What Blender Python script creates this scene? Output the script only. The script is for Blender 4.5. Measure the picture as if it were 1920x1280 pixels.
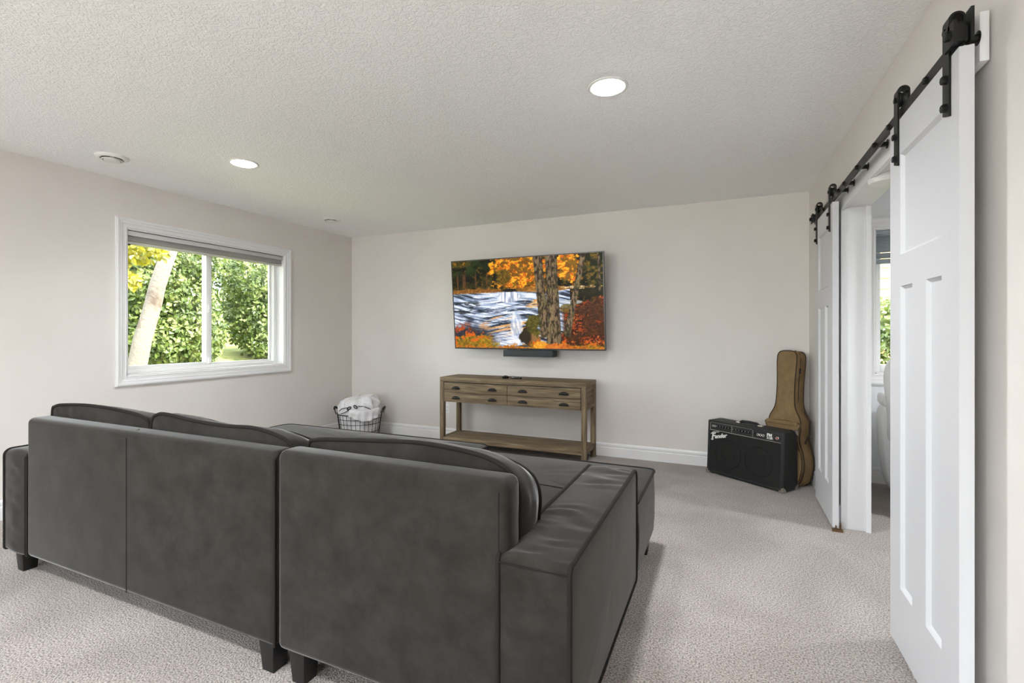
import bpy, bmesh, math, random
import numpy as np
from mathutils import Vector, Matrix, noise

for o in list(bpy.data.objects):
    bpy.data.objects.remove(o, do_unlink=True)
SC = bpy.context.scene
COL = SC.collection
PI = math.pi

# ------------------------------------------------------------------ camera
cam_d = bpy.data.cameras.new('camera')
cam_d.sensor_width = 36.0
cam_d.lens = 905.0 / 1920.0 * 36.0
cam_d.shift_y = -17.0 / 1920.0
cam_d.clip_start = 0.05
cam = bpy.data.objects.new('camera', cam_d)
cam.location = (0, 0, 1.235)
cam.rotation_euler = (PI / 2, 0, math.radians(23.9))
COL.objects.link(cam)
SC.camera = cam

# ------------------------------------------------------------------ world, sun, exposure
world = bpy.data.worlds.new('sky')
SC.world = world
world.use_nodes = True
bgn = world.node_tree.nodes['Background']
bgn.inputs['Color'].default_value = (0.88, 0.94, 1.0, 1)
bgn.inputs['Strength'].default_value = 8.0
sun_d = bpy.data.lights.new('sun', 'SUN')
sun_d.energy = 16.0
sun_d.angle = math.radians(0.6)
sun_d.color = (1.0, 0.95, 0.86)
sun = bpy.data.objects.new('sun', sun_d)
sun.rotation_euler = Vector((0.74, 0.30, 0.85)).to_track_quat('Z', 'Y').to_euler()
sun.location = (6, 0, 8)
COL.objects.link(sun)
LAMP = 95.0            # radiance of the recessed LED lenses
SPOT = 130.0            # downward beam of each recessed LED, watts
SC.view_settings.view_transform = 'Standard'
SC.view_settings.look = 'None'
SC.view_settings.exposure = 0.78
SC.view_settings.gamma = 1.0
SC.view_settings.use_curve_mapping = False
SC.cycles.max_bounces = 10
SC.cycles.diffuse_bounces = 7
SC.cycles.use_denoising = True

# ------------------------------------------------------------------ helpers
def lin(c):
    return tuple(((v / 255.0) / 12.92 if v / 255.0 <= 0.04045 else ((v / 255.0 + 0.055) / 1.055) ** 2.4) for v in c)

def rgba(c):
    return (*lin(c), 1.0)

def setp(o, label=None, cat=None, group=None, kind=None):
    if label: o['label'] = label
    if cat: o['category'] = cat
    if group: o['group'] = group
    if kind: o['kind'] = kind
    return o

def thing(name, label=None, cat=None, loc=(0, 0, 0), rot=(0, 0, 0), group=None, kind=None):
    o = bpy.data.objects.new(name, None)
    o.empty_display_size = 0.1
    o.location = loc
    o.rotation_euler = rot
    COL.objects.link(o)
    return setp(o, label, cat, group, kind)

class MB:
    """collects geometry; coordinates are given in the frame minus `org`"""
    def __init__(self, org=(0, 0, 0)):
        self.v = []; self.f = []; self.o = Vector(org)
    def add(self, vs, fs):
        n = len(self.v)
        self.v += [Vector(p) - self.o for p in vs]
        self.f += [tuple(i + n for i in q) for q in fs]
        return self
    def box(self, x0, x1, y0, y1, z0, z1):
        return self.add([(x0, y0, z0), (x1, y0, z0), (x1, y1, z0), (x0, y1, z0), (x0, y0, z1), (x1, y0, z1), (x1, y1, z1), (x0, y1, z1)],
                        [(0, 3, 2, 1), (4, 5, 6, 7), (0, 1, 5, 4), (1, 2, 6, 5), (2, 3, 7, 6), (3, 0, 4, 7)])
    def hexa(self, a, b):
        """two quads (4 points each) joined"""
        return self.add(list(a) + list(b), [(3, 2, 1, 0), (4, 5, 6, 7), (0, 1, 5, 4), (1, 2, 6, 5), (2, 3, 7, 6), (3, 0, 4, 7)])
    def prism(self, poly, ext, to3):
        n = len(poly)
        a = [to3(p[0], p[1], ext[0]) for p in poly]; b = [to3(p[0], p[1], ext[1]) for p in poly]
        return self.add(a + b, [tuple(range(n))[::-1], tuple(range(n, 2 * n))] + [(i, (i + 1) % n, n + (i + 1) % n, n + i) for i in range(n)])
    def tube(self, path, r, n=8, closed=False, caps=True):
        P = [Vector(p) for p in path]; m = len(P)
        vs = []; prev = None
        for i in range(m):
            if closed: t = P[(i + 1) % m] - P[i - 1]
            else: t = P[min(i + 1, m - 1)] - P[max(i - 1, 0)]
            t = t.normalized() if t.length > 1e-9 else Vector((0, 0, 1))
            if prev is None:
                ref = Vector((0, 0, 1)) if abs(t.z) < 0.9 else Vector((1, 0, 0))
                a = t.cross(ref).normalized()
            else:
                a = prev - t * prev.dot(t)
                a = a.normalized() if a.length > 1e-6 else t.orthogonal().normalized()
            prev = a
            b = t.cross(a)
            rr = r[i] if isinstance(r, (list, tuple)) else r
            vs += [P[i] + (a * math.cos(2 * PI * k / n) + b * math.sin(2 * PI * k / n)) * rr for k in range(n)]
        fs = []
        for i in range(m if closed else m - 1):
            j = (i + 1) % m
            fs += [(i * n + k, i * n + (k + 1) % n, j * n + (k + 1) % n, j * n + k) for k in range(n)]
        if not closed and caps:
            fs += [tuple(range(n))[::-1], tuple((m - 1) * n + k for k in range(n))]
        return self.add(vs, fs)
    def lathe(self, prof, n=32, c=(0, 0, 0), ax='z', cap0=False, cap1=False):
        c = Vector(c); vs = []
        for r, h in prof:
            for k in range(n):
                a = 2 * PI * k / n; x, y = r * math.cos(a), r * math.sin(a)
                vs.append(c + (Vector((x, y, h)) if ax == 'z' else Vector((h, x, y)) if ax == 'x' else Vector((y, h, x))))
        m = len(prof); fs = []
        for i in range(m - 1):
            fs += [(i * n + k, i * n + (k + 1) % n, (i + 1) * n + (k + 1) % n, (i + 1) * n + k) for k in range(n)]
        if cap0: fs.append(tuple(range(n))[::-1])
        if cap1: fs.append(tuple((m - 1) * n + k for k in range(n)))
        return self.add(vs, fs)
    def build(self, name, mat, parent=None, smooth=False, bevel=0, seg=2, loc=None, angle=None):
        bm = bmesh.new()
        bv = [bm.verts.new(p) for p in self.v]
        for q in self.f:
            try: bm.faces.new([bv[i] for i in q])
            except ValueError: pass
        bmesh.ops.recalc_face_normals(bm, faces=bm.faces)
        if bevel:
            es = [e for e in bm.edges if len(e.link_faces) == 2 and e.calc_face_angle(0) > 0.4]
            bmesh.ops.bevel(bm, geom=es, offset=bevel, segments=seg, profile=0.5, affect='EDGES', clamp_overlap=True)
        me = bpy.data.meshes.new(name)
        bm.to_mesh(me); bm.free()
        return link(name, me, mat, parent, smooth or (bevel > 0 and seg > 1), loc, angle)

def link(name, me, mat, parent=None, smooth=False, loc=None, angle=None):
    me.materials.append(mat)
    if smooth:
        me.polygons.foreach_set('use_smooth', [True] * len(me.polygons))
        try: me.set_sharp_from_angle(angle=angle if angle else math.radians(40))
        except Exception: pass
    o = bpy.data.objects.new(name, me)
    COL.objects.link(o)
    if parent: o.parent = parent
    if loc: o.location = loc
    return o

def part(name, mesh_of, parent, loc=(0, 0, 0), rot=(0, 0, 0)):
    o = bpy.data.objects.new(name, mesh_of.data)
    COL.objects.link(o); o.parent = parent; o.location = loc; o.rotation_euler = rot
    return o

def smooth_loop(pts, per=10):
    """closed Catmull-Rom through the points"""
    out = []; n = len(pts)
    for i in range(n):
        p0, p1, p2, p3 = (Vector((*pts[(i + k) % n], 0)) for k in (-1, 0, 1, 2))
        for j in range(per):
            t = j / per
            q = 0.5 * ((2 * p1) + (p2 - p0) * t + (2 * p0 - 5 * p1 + 4 * p2 - p3) * t * t + (3 * p1 - p0 - 3 * p2 + p3) * t ** 3)
            out.append((q.x, q.y))
    return out

def round_rect(x0, x1, y0, y1, r, step=0.03, ns=6):
    rs = r if isinstance(r, (list, tuple)) else [r] * 4      # corners: (x0,y0) (x1,y0) (x1,y1) (x0,y1)
    cs = [(x0, y0, 1, 1, PI), (x1, y0, -1, 1, 1.5 * PI), (x1, y1, -1, -1, 0), (x0, y1, 1, -1, .5 * PI)]
    pts = []
    for (cx, cy, sx, sy, a0), rr in zip(cs, rs):
        for k in range(ns + 1):
            a = a0 + .5 * PI * k / ns
            pts.append((cx + sx * rr + rr * math.cos(a), cy + sy * rr + rr * math.sin(a)))
    return resample(pts, step)

def poly_round(pts, r, step=0.03, ns=5):
    out = []; n = len(pts)
    for i in range(n):
        p = Vector(pts[i]); a = (Vector(pts[i - 1]) - p); b = (Vector(pts[(i + 1) % n]) - p)
        rr = r[i] if isinstance(r, (list, tuple)) else r
        rr = min(rr, a.length * .45, b.length * .45)
        p0 = p + a.normalized() * rr; p1 = p + b.normalized() * rr
        for k in range(ns + 1):
            t = k / ns
            out.append(tuple((1 - t) ** 2 * p0 + 2 * t * (1 - t) * p + t * t * p1))
    return resample(out, step)

def resample(pts, step):
    out = []; n = len(pts)
    for i in range(n):
        a = Vector(pts[i]); b = Vector(pts[(i + 1) % n]); L = (b - a).length
        m = max(1, int(L / step))
        for k in range(m): out.append(tuple(a + (b - a) * (k / m)))
    return out

def cushion(name, outline, T, puff, to3, mat, parent, amp=0.004, freq=9.0, seed=0, border=0.008, pipe=0.0075, pipemat=None,
            centre=None, wrinkle=0.0, rims=(0, 1), pipe_parent=None, org=(0, 0, 0), power=2.4):
    """soft boxed panel: `outline` in the (u,v) plane, thickness T along w, both faces puffed; piping along its rims"""
    n = len(outline)
    c = Vector(centre) if centre else sum((Vector(p) for p in outline), Vector((0, 0))) / n
    rings = [1.0, .985, .955, .91, .85, .77, .66, .52, .36, .18]
    mb = MB(org); V = []; F = []
    def nz(u, v, w): return noise.noise(Vector((u * freq + seed * 7.3, v * freq - seed * 3.1, w * freq + seed)))
    idx = []
    pf, pb = puff
    def face(sgn, pu):
        rows = []
        for r in rings:
            row = []
            for p in outline:
                q = c + (Vector(p) - c) * r
                fall = 1 - r ** 8
                w = sgn * (T / 2 + pu * (1 - r ** power)) + amp * fall * nz(q.x, q.y, sgn * 2) + amp * .5 * fall * nz(q.x * 2.7, q.y * 2.7, sgn * 5)
                row.append(len(V)); V.append(to3(q.x, q.y, w))
            rows.append(row)
        cc = len(V); V.append(to3(c.x, c.y, sgn * (T / 2 + pu)))
        for a, b in zip(rows, rows[1:]):
            for k in range(n):
                F.append((a[k], a[(k + 1) % n], b[(k + 1) % n], b[k]))
        for k in range(n): F.append((rows[-1][k], rows[-1][(k + 1) % n], cc))
        return rows[0]
    f0 = face(1, pf); f1 = face(-1, pb)
    m = 8; prev = f0
    for j in range(1, m):
        t = j / m; row = []
        for k in range(n):
            p = Vector(outline[k]); d = (Vector(outline[(k + 1) % n]) - Vector(outline[k - 1])); nn = Vector((d.y, -d.x)).normalized()
            if (p - c).dot(nn) < 0: nn = -nn
            s = math.sin(PI * t)
            off = border * s + amp * .7 * s * nz(p.x * 1.3, p.y * 1.3, t * 1.5)
            if wrinkle:
                wv = noise.noise(Vector((p.x * 28 + .9 * math.sin(t * 5 + p.x * 9), p.y * 28, t * 1.2 + seed)))
                off += wrinkle * s * wv * max(0, min(1, (noise.noise(Vector((p.x * 3 + 2.2, p.y * 3, seed + 4.2))) + .55)))
            q = p + nn * off
            row.append(len(V)); V.append(to3(q.x, q.y, T / 2 - T * t))
        for k in range(n): F.append((prev[k], prev[(k + 1) % n], row[(k + 1) % n], row[k]))
        prev = row
    for k in range(n): F.append((prev[k], prev[(k + 1) % n], f1[(k + 1) % n], f1[k]))
    mb.add(V, F)
    ob = mb.build(name, mat, parent, smooth=True, angle=math.radians(75))
    if pipe:
        for s in rims:
            w = T / 2 if s == 0 else -T / 2
            path = [to3(*(c + (Vector(p) - c) * 1.004), w) for p in outline]
            MB(org).tube(path, pipe, 7, closed=True).build('piping', pipemat or mat, ob if pipe_parent is None else pipe_parent, smooth=True, angle=math.radians(80))
    return ob

# ------------------------------------------------------------------ materials
def newmat(name):
    m = bpy.data.materials.new(name); m.use_nodes = True
    nt = m.node_tree; b = nt.nodes['Principled BSDF']
    return m, nt, b

def mat(name, col, rough=0.6, col2=None, scale=8.0, detail=4.0, bump=0.0, bscale=200.0, metal=0.0, spec=0.4, sheen=0.0, stretch=None, lo=.35, hi=.65, coat=0.0, bdist=.002):
    m, nt, b = newmat(name)
    b.inputs['Roughness'].default_value = rough
    b.inputs['Metallic'].default_value = metal
    b.inputs['Specular IOR Level'].default_value = spec
    b.inputs['Coat Weight'].default_value = coat
    if sheen:
        b.inputs['Sheen Weight'].default_value = sheen
        b.inputs['Sheen Roughness'].default_value = .28
    b.inputs['Base Color'].default_value = rgba(col)
    tc = nt.nodes.new('ShaderNodeTexCoord')
    src = tc.outputs['Object']
    if stretch:
        mp = nt.nodes.new('ShaderNodeMapping'); mp.inputs['Scale'].default_value = stretch
        nt.links.new(src, mp.inputs['Vector']); src = mp.outputs['Vector']
    if col2:
        n = nt.nodes.new('ShaderNodeTexNoise'); n.inputs['Scale'].default_value = scale; n.inputs['Detail'].default_value = detail; n.inputs['Roughness'].default_value = .68 if detail > 8 else .5
        r = nt.nodes.new('ShaderNodeValToRGB')
        r.color_ramp.elements[0].position = lo; r.color_ramp.elements[0].color = rgba(col)
        r.color_ramp.elements[1].position = hi; r.color_ramp.elements[1].color = rgba(col2)
        nt.links.new(src, n.inputs['Vector']); nt.links.new(n.outputs['Fac'], r.inputs['Fac']); nt.links.new(r.outputs['Color'], b.inputs['Base Color'])
    if bump:
        n2 = nt.nodes.new('ShaderNodeTexNoise'); n2.inputs['Scale'].default_value = bscale; n2.inputs['Detail'].default_value = 3
        bp = nt.nodes.new('ShaderNodeBump'); bp.inputs['Strength'].default_value = bump; bp.inputs['Distance'].default_value = bdist
        nt.links.new(src, n2.inputs['Vector']); nt.links.new(n2.outputs['Fac'], bp.inputs['Height']); nt.links.new(bp.outputs['Normal'], b.inputs['Normal'])
    return m

def emit(name, col, s):
    m, nt, b = newmat(name)
    b.inputs['Base Color'].default_value = rgba(col)
    b.inputs['Emission Color'].default_value = rgba(col)
    b.inputs['Emission Strength'].default_value = s
    return m

M = {}
M['wall'] = mat('wall_paint', (216, 210, 205), .75, col2=(213, 207, 202), scale=3, bump=.06, bscale=160)
M['wall_cool'] = mat('cool_wall_paint', (218, 220, 222), .75, bump=.06, bscale=160)
M['trim'] = mat('white_trim_paint', (222, 221, 221), .35, spec=.5)
M['door'] = mat('door_white_paint', (200, 200, 202), .4, spec=.4)
M['vinyl'] = mat('white_vinyl', (236, 236, 234), .35)
M['white_plastic'] = mat('white_plastic', (230, 229, 226), .4)
M['grey_dark'] = mat('vent_slot', (70, 70, 68), .7)
M['blind'] = mat('blind_slat', (196, 194, 192), .5)
M['blind_cool'] = mat('grey_blind_slat', (150, 160, 166), .5)
M['iron'] = mat('black_steel', (38, 38, 37), .45, metal=.6, spec=.5, bump=.1, bscale=300)
M['black_gloss'] = mat('black_gloss_plastic', (14, 14, 14), .18, spec=.5)
M['black_matte'] = mat('black_matte_plastic', (26, 26, 26), .55)
M['tv_frame'] = mat('tv_metal_frame', (72, 70, 68), .35, metal=.7)
M['soundbar'] = mat('charcoal_cloth_plastic', (52, 57, 58), .65, bump=.15, bscale=900)
M['chrome'] = mat('nickel', (200, 196, 188), .28, metal=1.0)
M['fabric'] = mat('charcoal_velvet', (35, 32, 29), .95, col2=(47, 44, 41), scale=9, detail=10, bump=.25, bscale=700, spec=.12, sheen=.5, bdist=.001)
M['piping'] = mat('charcoal_velvet_piping', (34, 31, 29), .95, bump=.2, bscale=700, spec=.12, sheen=.04)
M['leg_black'] = mat('black_stained_wood', (20, 19, 18), .45)
M['tolex'] = mat('black_tolex', (30, 31, 30), .6, bump=.5, bscale=600)
M['grille'] = mat('black_grille_cloth', (20, 20, 19), .85, col2=(26, 26, 24), scale=500, bump=.4, bscale=900)
M['grille2'] = mat('black_speaker_ring', (16, 16, 15), .9)
M['panel_black'] = mat('amp_control_panel', (32, 32, 32), .4)
M['print_white'] = mat('silver_white_print', (222, 222, 218), .4)
M['bag'] = mat('tan_canvas', (120, 98, 68), .9, col2=(132, 109, 78), scale=14, bump=.4, bscale=700, spec=.15)
M['bag_trim'] = mat('dark_brown_binding', (52, 40, 28), .85)
M['wire'] = mat('dark_wire', (50, 46, 44), .5, metal=.5)
M['blanket'] = mat('white_cotton_blanket', (226, 226, 230), .95, col2=(208, 206, 206), scale=9, bump=.35, bscale=260, sheen=.2)
M['ribbon'] = mat('black_ribbon', (30, 28, 28), .8)
M['leather'] = mat('white_leather', (232, 234, 236), .5, bump=.15, bscale=250)
M['siding'] = mat('tan_siding', (206, 178, 128), .8, col2=(192, 164, 114), scale=6)
M['brass_dark'] = mat('brown_guide_plastic', (92, 66, 38), .6)
M['bark'] = mat('pale_bark', (100, 92, 84), .9, col2=(60, 42, 32), scale=4, detail=8, lo=.52, hi=.72, bump=.5, bscale=30, bdist=.02)
M['stem'] = mat('brown_stem', (70, 52, 38), .9)
M['grass'] = mat('lawn', (96, 104, 52), .95, col2=(140, 140, 82), scale=3, bump=.5, bscale=60, bdist=.03)

def wood(name, axis, dark=1.0):
    m, nt, b = newmat(name)
    tc = nt.nodes.new('ShaderNodeTexCoord')
    mp = nt.nodes.new('ShaderNodeMapping')
    sc = [26, 26, 26]; sc['xyz'.index(axis)] = 1.6
    mp.inputs['Scale'].default_value = sc
    n = nt.nodes.new('ShaderNodeTexNoise'); n.inputs['Scale'].default_value = 2.2; n.inputs['Detail'].default_value = 8; n.inputs['Distortion'].default_value = .6
    r = nt.nodes.new('ShaderNodeValToRGB')
    e = r.color_ramp.elements
    e[0].position = .28; e[0].color = rgba(tuple(v * dark for v in (82, 68, 52)))
    e[1].position = .72; e[1].color = rgba(tuple(v * dark for v in (142, 125, 100)))
    k = r.color_ramp.elements.new(.5); k.color = rgba(tuple(v * dark for v in (113, 97, 75)))
    nt.links.new(tc.outputs['Object'], mp.inputs['Vector']); nt.links.new(mp.outputs['Vector'], n.inputs['Vector'])
    nt.links.new(n.outputs['Fac'], r.inputs['Fac']); nt.links.new(r.outputs['Color'], b.inputs['Base Color'])
    bp = nt.nodes.new('ShaderNodeBump'); bp.inputs['Strength'].default_value = .25; bp.inputs['Distance'].default_value = .002
    nt.links.new(n.outputs['Fac'], bp.inputs['Height']); nt.links.new(bp.outputs['Normal'], b.inputs['Normal'])
    b.inputs['Roughness'].default_value = .7; b.inputs['Specular IOR Level'].default_value = .25
    return m
M['wood_x'] = wood('weathered_wood_x', 'x'); M['wood_z'] = wood('weathered_wood_z', 'z'); M['wood_y'] = wood('weathered_wood_y', 'y')

def carpet():
    m, nt, b = newmat('loop_carpet')
    tc = nt.nodes.new('ShaderNodeTexCoord')
    def nz(scale, det, dist=0):
        n = nt.nodes.new('ShaderNodeTexNoise'); n.inputs['Scale'].default_value = scale; n.inputs['Detail'].default_value = det; n.inputs['Distortion'].default_value = dist
        nt.links.new(tc.outputs['Object'], n.inputs['Vector']); return n
    fine = nz(150, 3); big = nz(1.7, 5, .8)
    r1 = nt.nodes.new('ShaderNodeValToRGB'); e = r1.color_ramp.elements
    e[0].position = .30; e[0].color = rgba((72, 64, 58)); e[1].position = .62; e[1].color = rgba((190, 180, 174))
    nt.links.new(fine.outputs['Fac'], r1.inputs['Fac'])
    r2 = nt.nodes.new('ShaderNodeValToRGB'); e = r2.color_ramp.elements
    e[0].position = .34; e[0].color = (.76, .745, .735, 1); e[1].position = .62; e[1].color = (1, 1, 1, 1)
    nt.links.new(big.outputs['Fac'], r2.inputs['Fac'])
    mx = nt.nodes.new('ShaderNodeMix'); mx.data_type = 'RGBA'; mx.blend_type = 'MULTIPLY'; mx.inputs['Factor'].default_value = 1
    nt.links.new(r1.outputs['Color'], mx.inputs['A']); nt.links.new(r2.outputs['Color'], mx.inputs['B'])
    nt.links.new(mx.outputs['Result'], b.inputs['Base Color'])
    bp = nt.nodes.new('ShaderNodeBump'); bp.inputs['Strength'].default_value = 1.0; bp.inputs['Distance'].default_value = .010
    nt.links.new(fine.outputs['Fac'], bp.inputs['Height']); nt.links.new(bp.outputs['Normal'], b.inputs['Normal'])
    b.inputs['Roughness'].default_value = .95; b.inputs['Specular IOR Level'].default_value = .1
    b.inputs['Sheen Weight'].default_value = .25
    return m
M['carpet'] = carpet()

def ceiling_mat():
    m, nt, b = newmat('knockdown_ceiling')
    b.inputs['Base Color'].default_value = rgba((247, 247, 247)); b.inputs['Roughness'].default_value = .85
    tc = nt.nodes.new('ShaderNodeTexCoord')
    n = nt.nodes.new('ShaderNodeTexNoise'); n.inputs['Scale'].default_value = 55; n.inputs['Detail'].default_value = 3; n.inputs['Distortion'].default_value = 1.2
    r = nt.nodes.new('ShaderNodeValToRGB'); r.color_ramp.elements[0].position = .42; r.color_ramp.elements[1].position = .6
    bp = nt.nodes.new('ShaderNodeBump'); bp.inputs['Strength'].default_value = .55; bp.inputs['Distance'].default_value = .004
    nt.links.new(tc.outputs['Object'], n.inputs['Vector']); nt.links.new(n.outputs['Fac'], r.inputs['Fac'])
    nt.links.new(r.outputs['Color'], bp.inputs['Height']); nt.links.new(bp.outputs['Normal'], b.inputs['Normal'])
    return m
M['ceiling'] = ceiling_mat()

def glass():
    m = bpy.data.materials.new('window_glass'); m.use_nodes = True
    nt = m.node_tree; nt.nodes.clear()
    out = nt.nodes.new('ShaderNodeOutputMaterial'); mix = nt.nodes.new('ShaderNodeMixShader')
    t = nt.nodes.new('ShaderNodeBsdfTransparent'); g = nt.nodes.new('ShaderNodeBsdfGlossy'); g.inputs['Roughness'].default_value = .02
    t.inputs['Color'].default_value = (.96, .98, .97, 1)
    fr = nt.nodes.new('ShaderNodeFresnel'); fr.inputs['IOR'].default_value = 1.25
    nt.links.new(fr.outputs['Fac'], mix.inputs['Fac']); nt.links.new(t.outputs['BSDF'], mix.inputs[1]); nt.links.new(g.outputs['BSDF'], mix.inputs[2])
    nt.links.new(mix.outputs['Shader'], out.inputs['Surface'])
    return m
M['glass'] = glass()

def leafmat(name, c1, c2, c3, scale=1.3):
    m, nt, b = newmat(name)
    tc = nt.nodes.new('ShaderNodeTexCoord')
    n = nt.nodes.new('ShaderNodeTexNoise'); n.inputs['Scale'].default_value = scale; n.inputs['Detail'].default_value = 6
    r = nt.nodes.new('ShaderNodeValToRGB'); e = r.color_ramp.elements
    e[0].position = .3; e[0].color = rgba(c1); e[1].position = .7; e[1].color = rgba(c3)
    k = r.color_ramp.elements.new(.5); k.color = rgba(c2)
    nt.links.new(tc.outputs['Object'], n.inputs['Vector']); nt.links.new(n.outputs['Fac'], r.inputs['Fac']); nt.links.new(r.outputs['Color'], b.inputs['Base Color'])
    b.inputs['Roughness'].default_value = .45; b.inputs['Specular IOR Level'].default_value = .5
    tr = nt.nodes.new('ShaderNodeBsdfTranslucent'); nt.links.new(r.outputs['Color'], tr.inputs['Color'])
    mx = nt.nodes.new('ShaderNodeMixShader'); mx.inputs['Fac'].default_value = .35
    out = nt.nodes['Material Output']
    nt.links.new(b.outputs['BSDF'], mx.inputs[1]); nt.links.new(tr.outputs['BSDF'], mx.inputs[2]); nt.links.new(mx.outputs['Shader'], out.inputs['Surface'])
    return m
M['leaf_green'] = leafmat('green_leaves', (44, 62, 18), (82, 98, 36), (130, 134, 78), 5)
M['leaf_dark'] = leafmat('dark_green_leaves', (34, 50, 18), (62, 80, 32), (100, 112, 60), 5)
M['leaf_yellow'] = leafmat('yellow_leaves', (88, 90, 14), (128, 122, 18), (160, 150, 44), 2.5)

# ------------------------------------------------------------------ room shell
XL, YB, ZC = -4.363, 4.803, 2.44
XR0, XR1 = 0.651, 0.687          # right wall at the back corner, and 2.6 m nearer
XO = 0.812                       # far side of the right wall
YR = -3.2                        # rear wall
SL = (XR1 - XR0) / 2.6
def xr(y): return XR0 + (YB - y) * SL
WIN1 = (2.268, 3.772, 0.888, 2.066)     # opening y0 y1 z0 z1 in the left wall
WIN2 = (1.117, 2.90, 0.897, 2.083)      # opening x0 x1 z0 z1 in the adjoining room
DY0, DY1, DZ = 2.372, 3.640, 2.034      # doorway through the right wall (rough)
XE = 4.2

def struct(o, label=None, cat=None):
    return setp(o, label, cat, kind='structure')

struct(MB().box(XL - .2, XE, YR - .1, YB + .2, -.12, 0).build('floor', M['carpet']), 'light grey beige carpet running through both rooms', 'floor')
struct(MB().box(XL - .2, XE, YR - .1, YB + .2, ZC, ZC + .16).build('ceiling', M['ceiling']), 'white knockdown textured ceiling', 'ceiling')
w = MB()
y0, y1, z0, z1 = WIN1
w.box(XL - .17, XL, YR, y0, 0, ZC).box(XL - .17, XL, y1, YB + .15, 0, ZC).box(XL - .17, XL, y0, y1, 0, z0).box(XL - .17, XL, y0, y1, z1, ZC)
struct(w.build('wall_left', M['wall']), 'warm grey painted wall with the sliding window', 'wall')
struct(MB().box(XL, XO - .05, YB, YB + .15, 0, ZC).build('wall_back', M['wall']), 'warm grey painted wall behind the television', 'wall')
w = MB()
def rw(ya, yb, za, zb):
    w.hexa([(xr(ya), ya, za), (XO, ya, za), (XO, yb, za), (xr(yb), yb, za)], [(xr(ya), ya, zb), (XO, ya, zb), (XO, yb, zb), (xr(yb), yb, zb)])
rw(YR, DY0, 0, ZC); rw(DY1, YB, 0, ZC); rw(DY0, DY1, DZ, ZC)
struct(w.build('wall_right', M['wall']), 'warm grey painted wall with the doorway behind the barn doors', 'wall')
RX0, RX1, RZ = -3.7, -.1, 2.10          # opening for the added patio door, out of view
struct(MB().box(XL, RX0, YR - .15, YR, 0, ZC).box(RX1, XE, YR - .15, YR, 0, ZC).box(RX0, RX1, YR - .15, YR, RZ, ZC).build('wall_rear', M['wall']), 'warm grey painted wall at the rear of the room', 'wall')
x0, x1, z0, z1 = WIN2
YA = 4.835
w = MB()
w.box(XO - .05, x0, YA, YA + .15, 0, ZC).box(x1, XE, YA, YA + .15, 0, ZC).box(x0, x1, YA, YA + .15, 0, z0).box(x0, x1, YA, YA + .15, z1, ZC)
struct(w.build('wall_adjoining_back', M['wall_cool']), 'cool grey wall with a window in the adjoining room', 'wall')
struct(MB().box(XE - .1, XE, YR, YA, 0, ZC).build('wall_adjoining_right', M['wall_cool']), 'cool grey side wall of the adjoining room', 'wall')

def baseboard(name, p0, p1, out, lbl):
    p0, p1, out = Vector(p0), Vector(p1), Vector(out)
    prof = [(0, 0), (.014, 0), (.014, .086), (.0105, .091), (.0105, .097), (.0125, .100), (.0125, .116), (.008, .126), (.003, .132), (0, .132)]
    vs = [p0 + out * a + Vector((0, 0, z)) for a, z in prof] + [p1 + out * a + Vector((0, 0, z)) for a, z in prof]
    n = len(prof)
    mb = MB().add(vs, [(i, (i + 1) % n, n + (i + 1) % n, n + i) for i in range(n)] + [tuple(range(n)), tuple(range(n, 2 * n))[::-1]])
    struct(mb.build(name, M['trim']), lbl, 'baseboard')
baseboard('baseboard_back', (XL, YB, 0), (xr(YB), YB, 0), (0, -1, 0), 'white baseboard along the wall behind the television')
baseboard('baseboard_left', (XL, YR, 0), (XL, YB - .014, 0), (1, 0, 0), 'white baseboard under the sliding window')
baseboard('baseboard_right', (xr(DY1 + .02), DY1 + .02, 0), (xr(YB - .014), YB - .014, 0), (-1, 0, 0), 'white baseboard behind the guitar bag and far barn door')
baseboard('baseboard_near', (xr(YR), YR, 0), (xr(DY0 - .02), DY0 - .02, 0), (-1, 0, 0), 'white baseboard behind the near barn door')
baseboard('baseboard_adjoining', (XO, YA, 0), (XE - .1, YA, 0), (0, -1, 0), 'white baseboard in the adjoining room')

# doorway lining: two jambs and a head, one trim set
t = thing('trim_1', 'white jambs and head lining the doorway', 'trim', (0.74, 3.0, 0), kind='structure')
o_ = (0.74, 3.0, 0)
MB(o_).box(.664, XO + .004, DY1 - .017, DY1, 0, DZ).build('jamb', M['trim'], t, bevel=.002)
MB(o_).box(.664, XO + .004, DY0, DY0 + .017, 0, DZ).build('jamb', M['trim'], t, bevel=.002)
MB(o_).box(.664, XO + .004, DY0 + .017, DY1 - .017, DZ - .016, DZ).build('head_jamb', M['trim'], t, bevel=.002)
MB(o_).box(XO - .02, XO + .006, DY1 - .03, DY1 - .017, 0, DZ - .016).build('jamb_edge', M['trim'], t)
# header board that carries the track
struct(MB((.675, 3.1, 2.008)).box(.662, .684, 1.80, 4.36, 2.008, 2.150).build('trim_2', M['trim'], bevel=.002, loc=(.675, 3.1, 2.008)),
       'white header board behind the black barn door track', 'trim')

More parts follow.
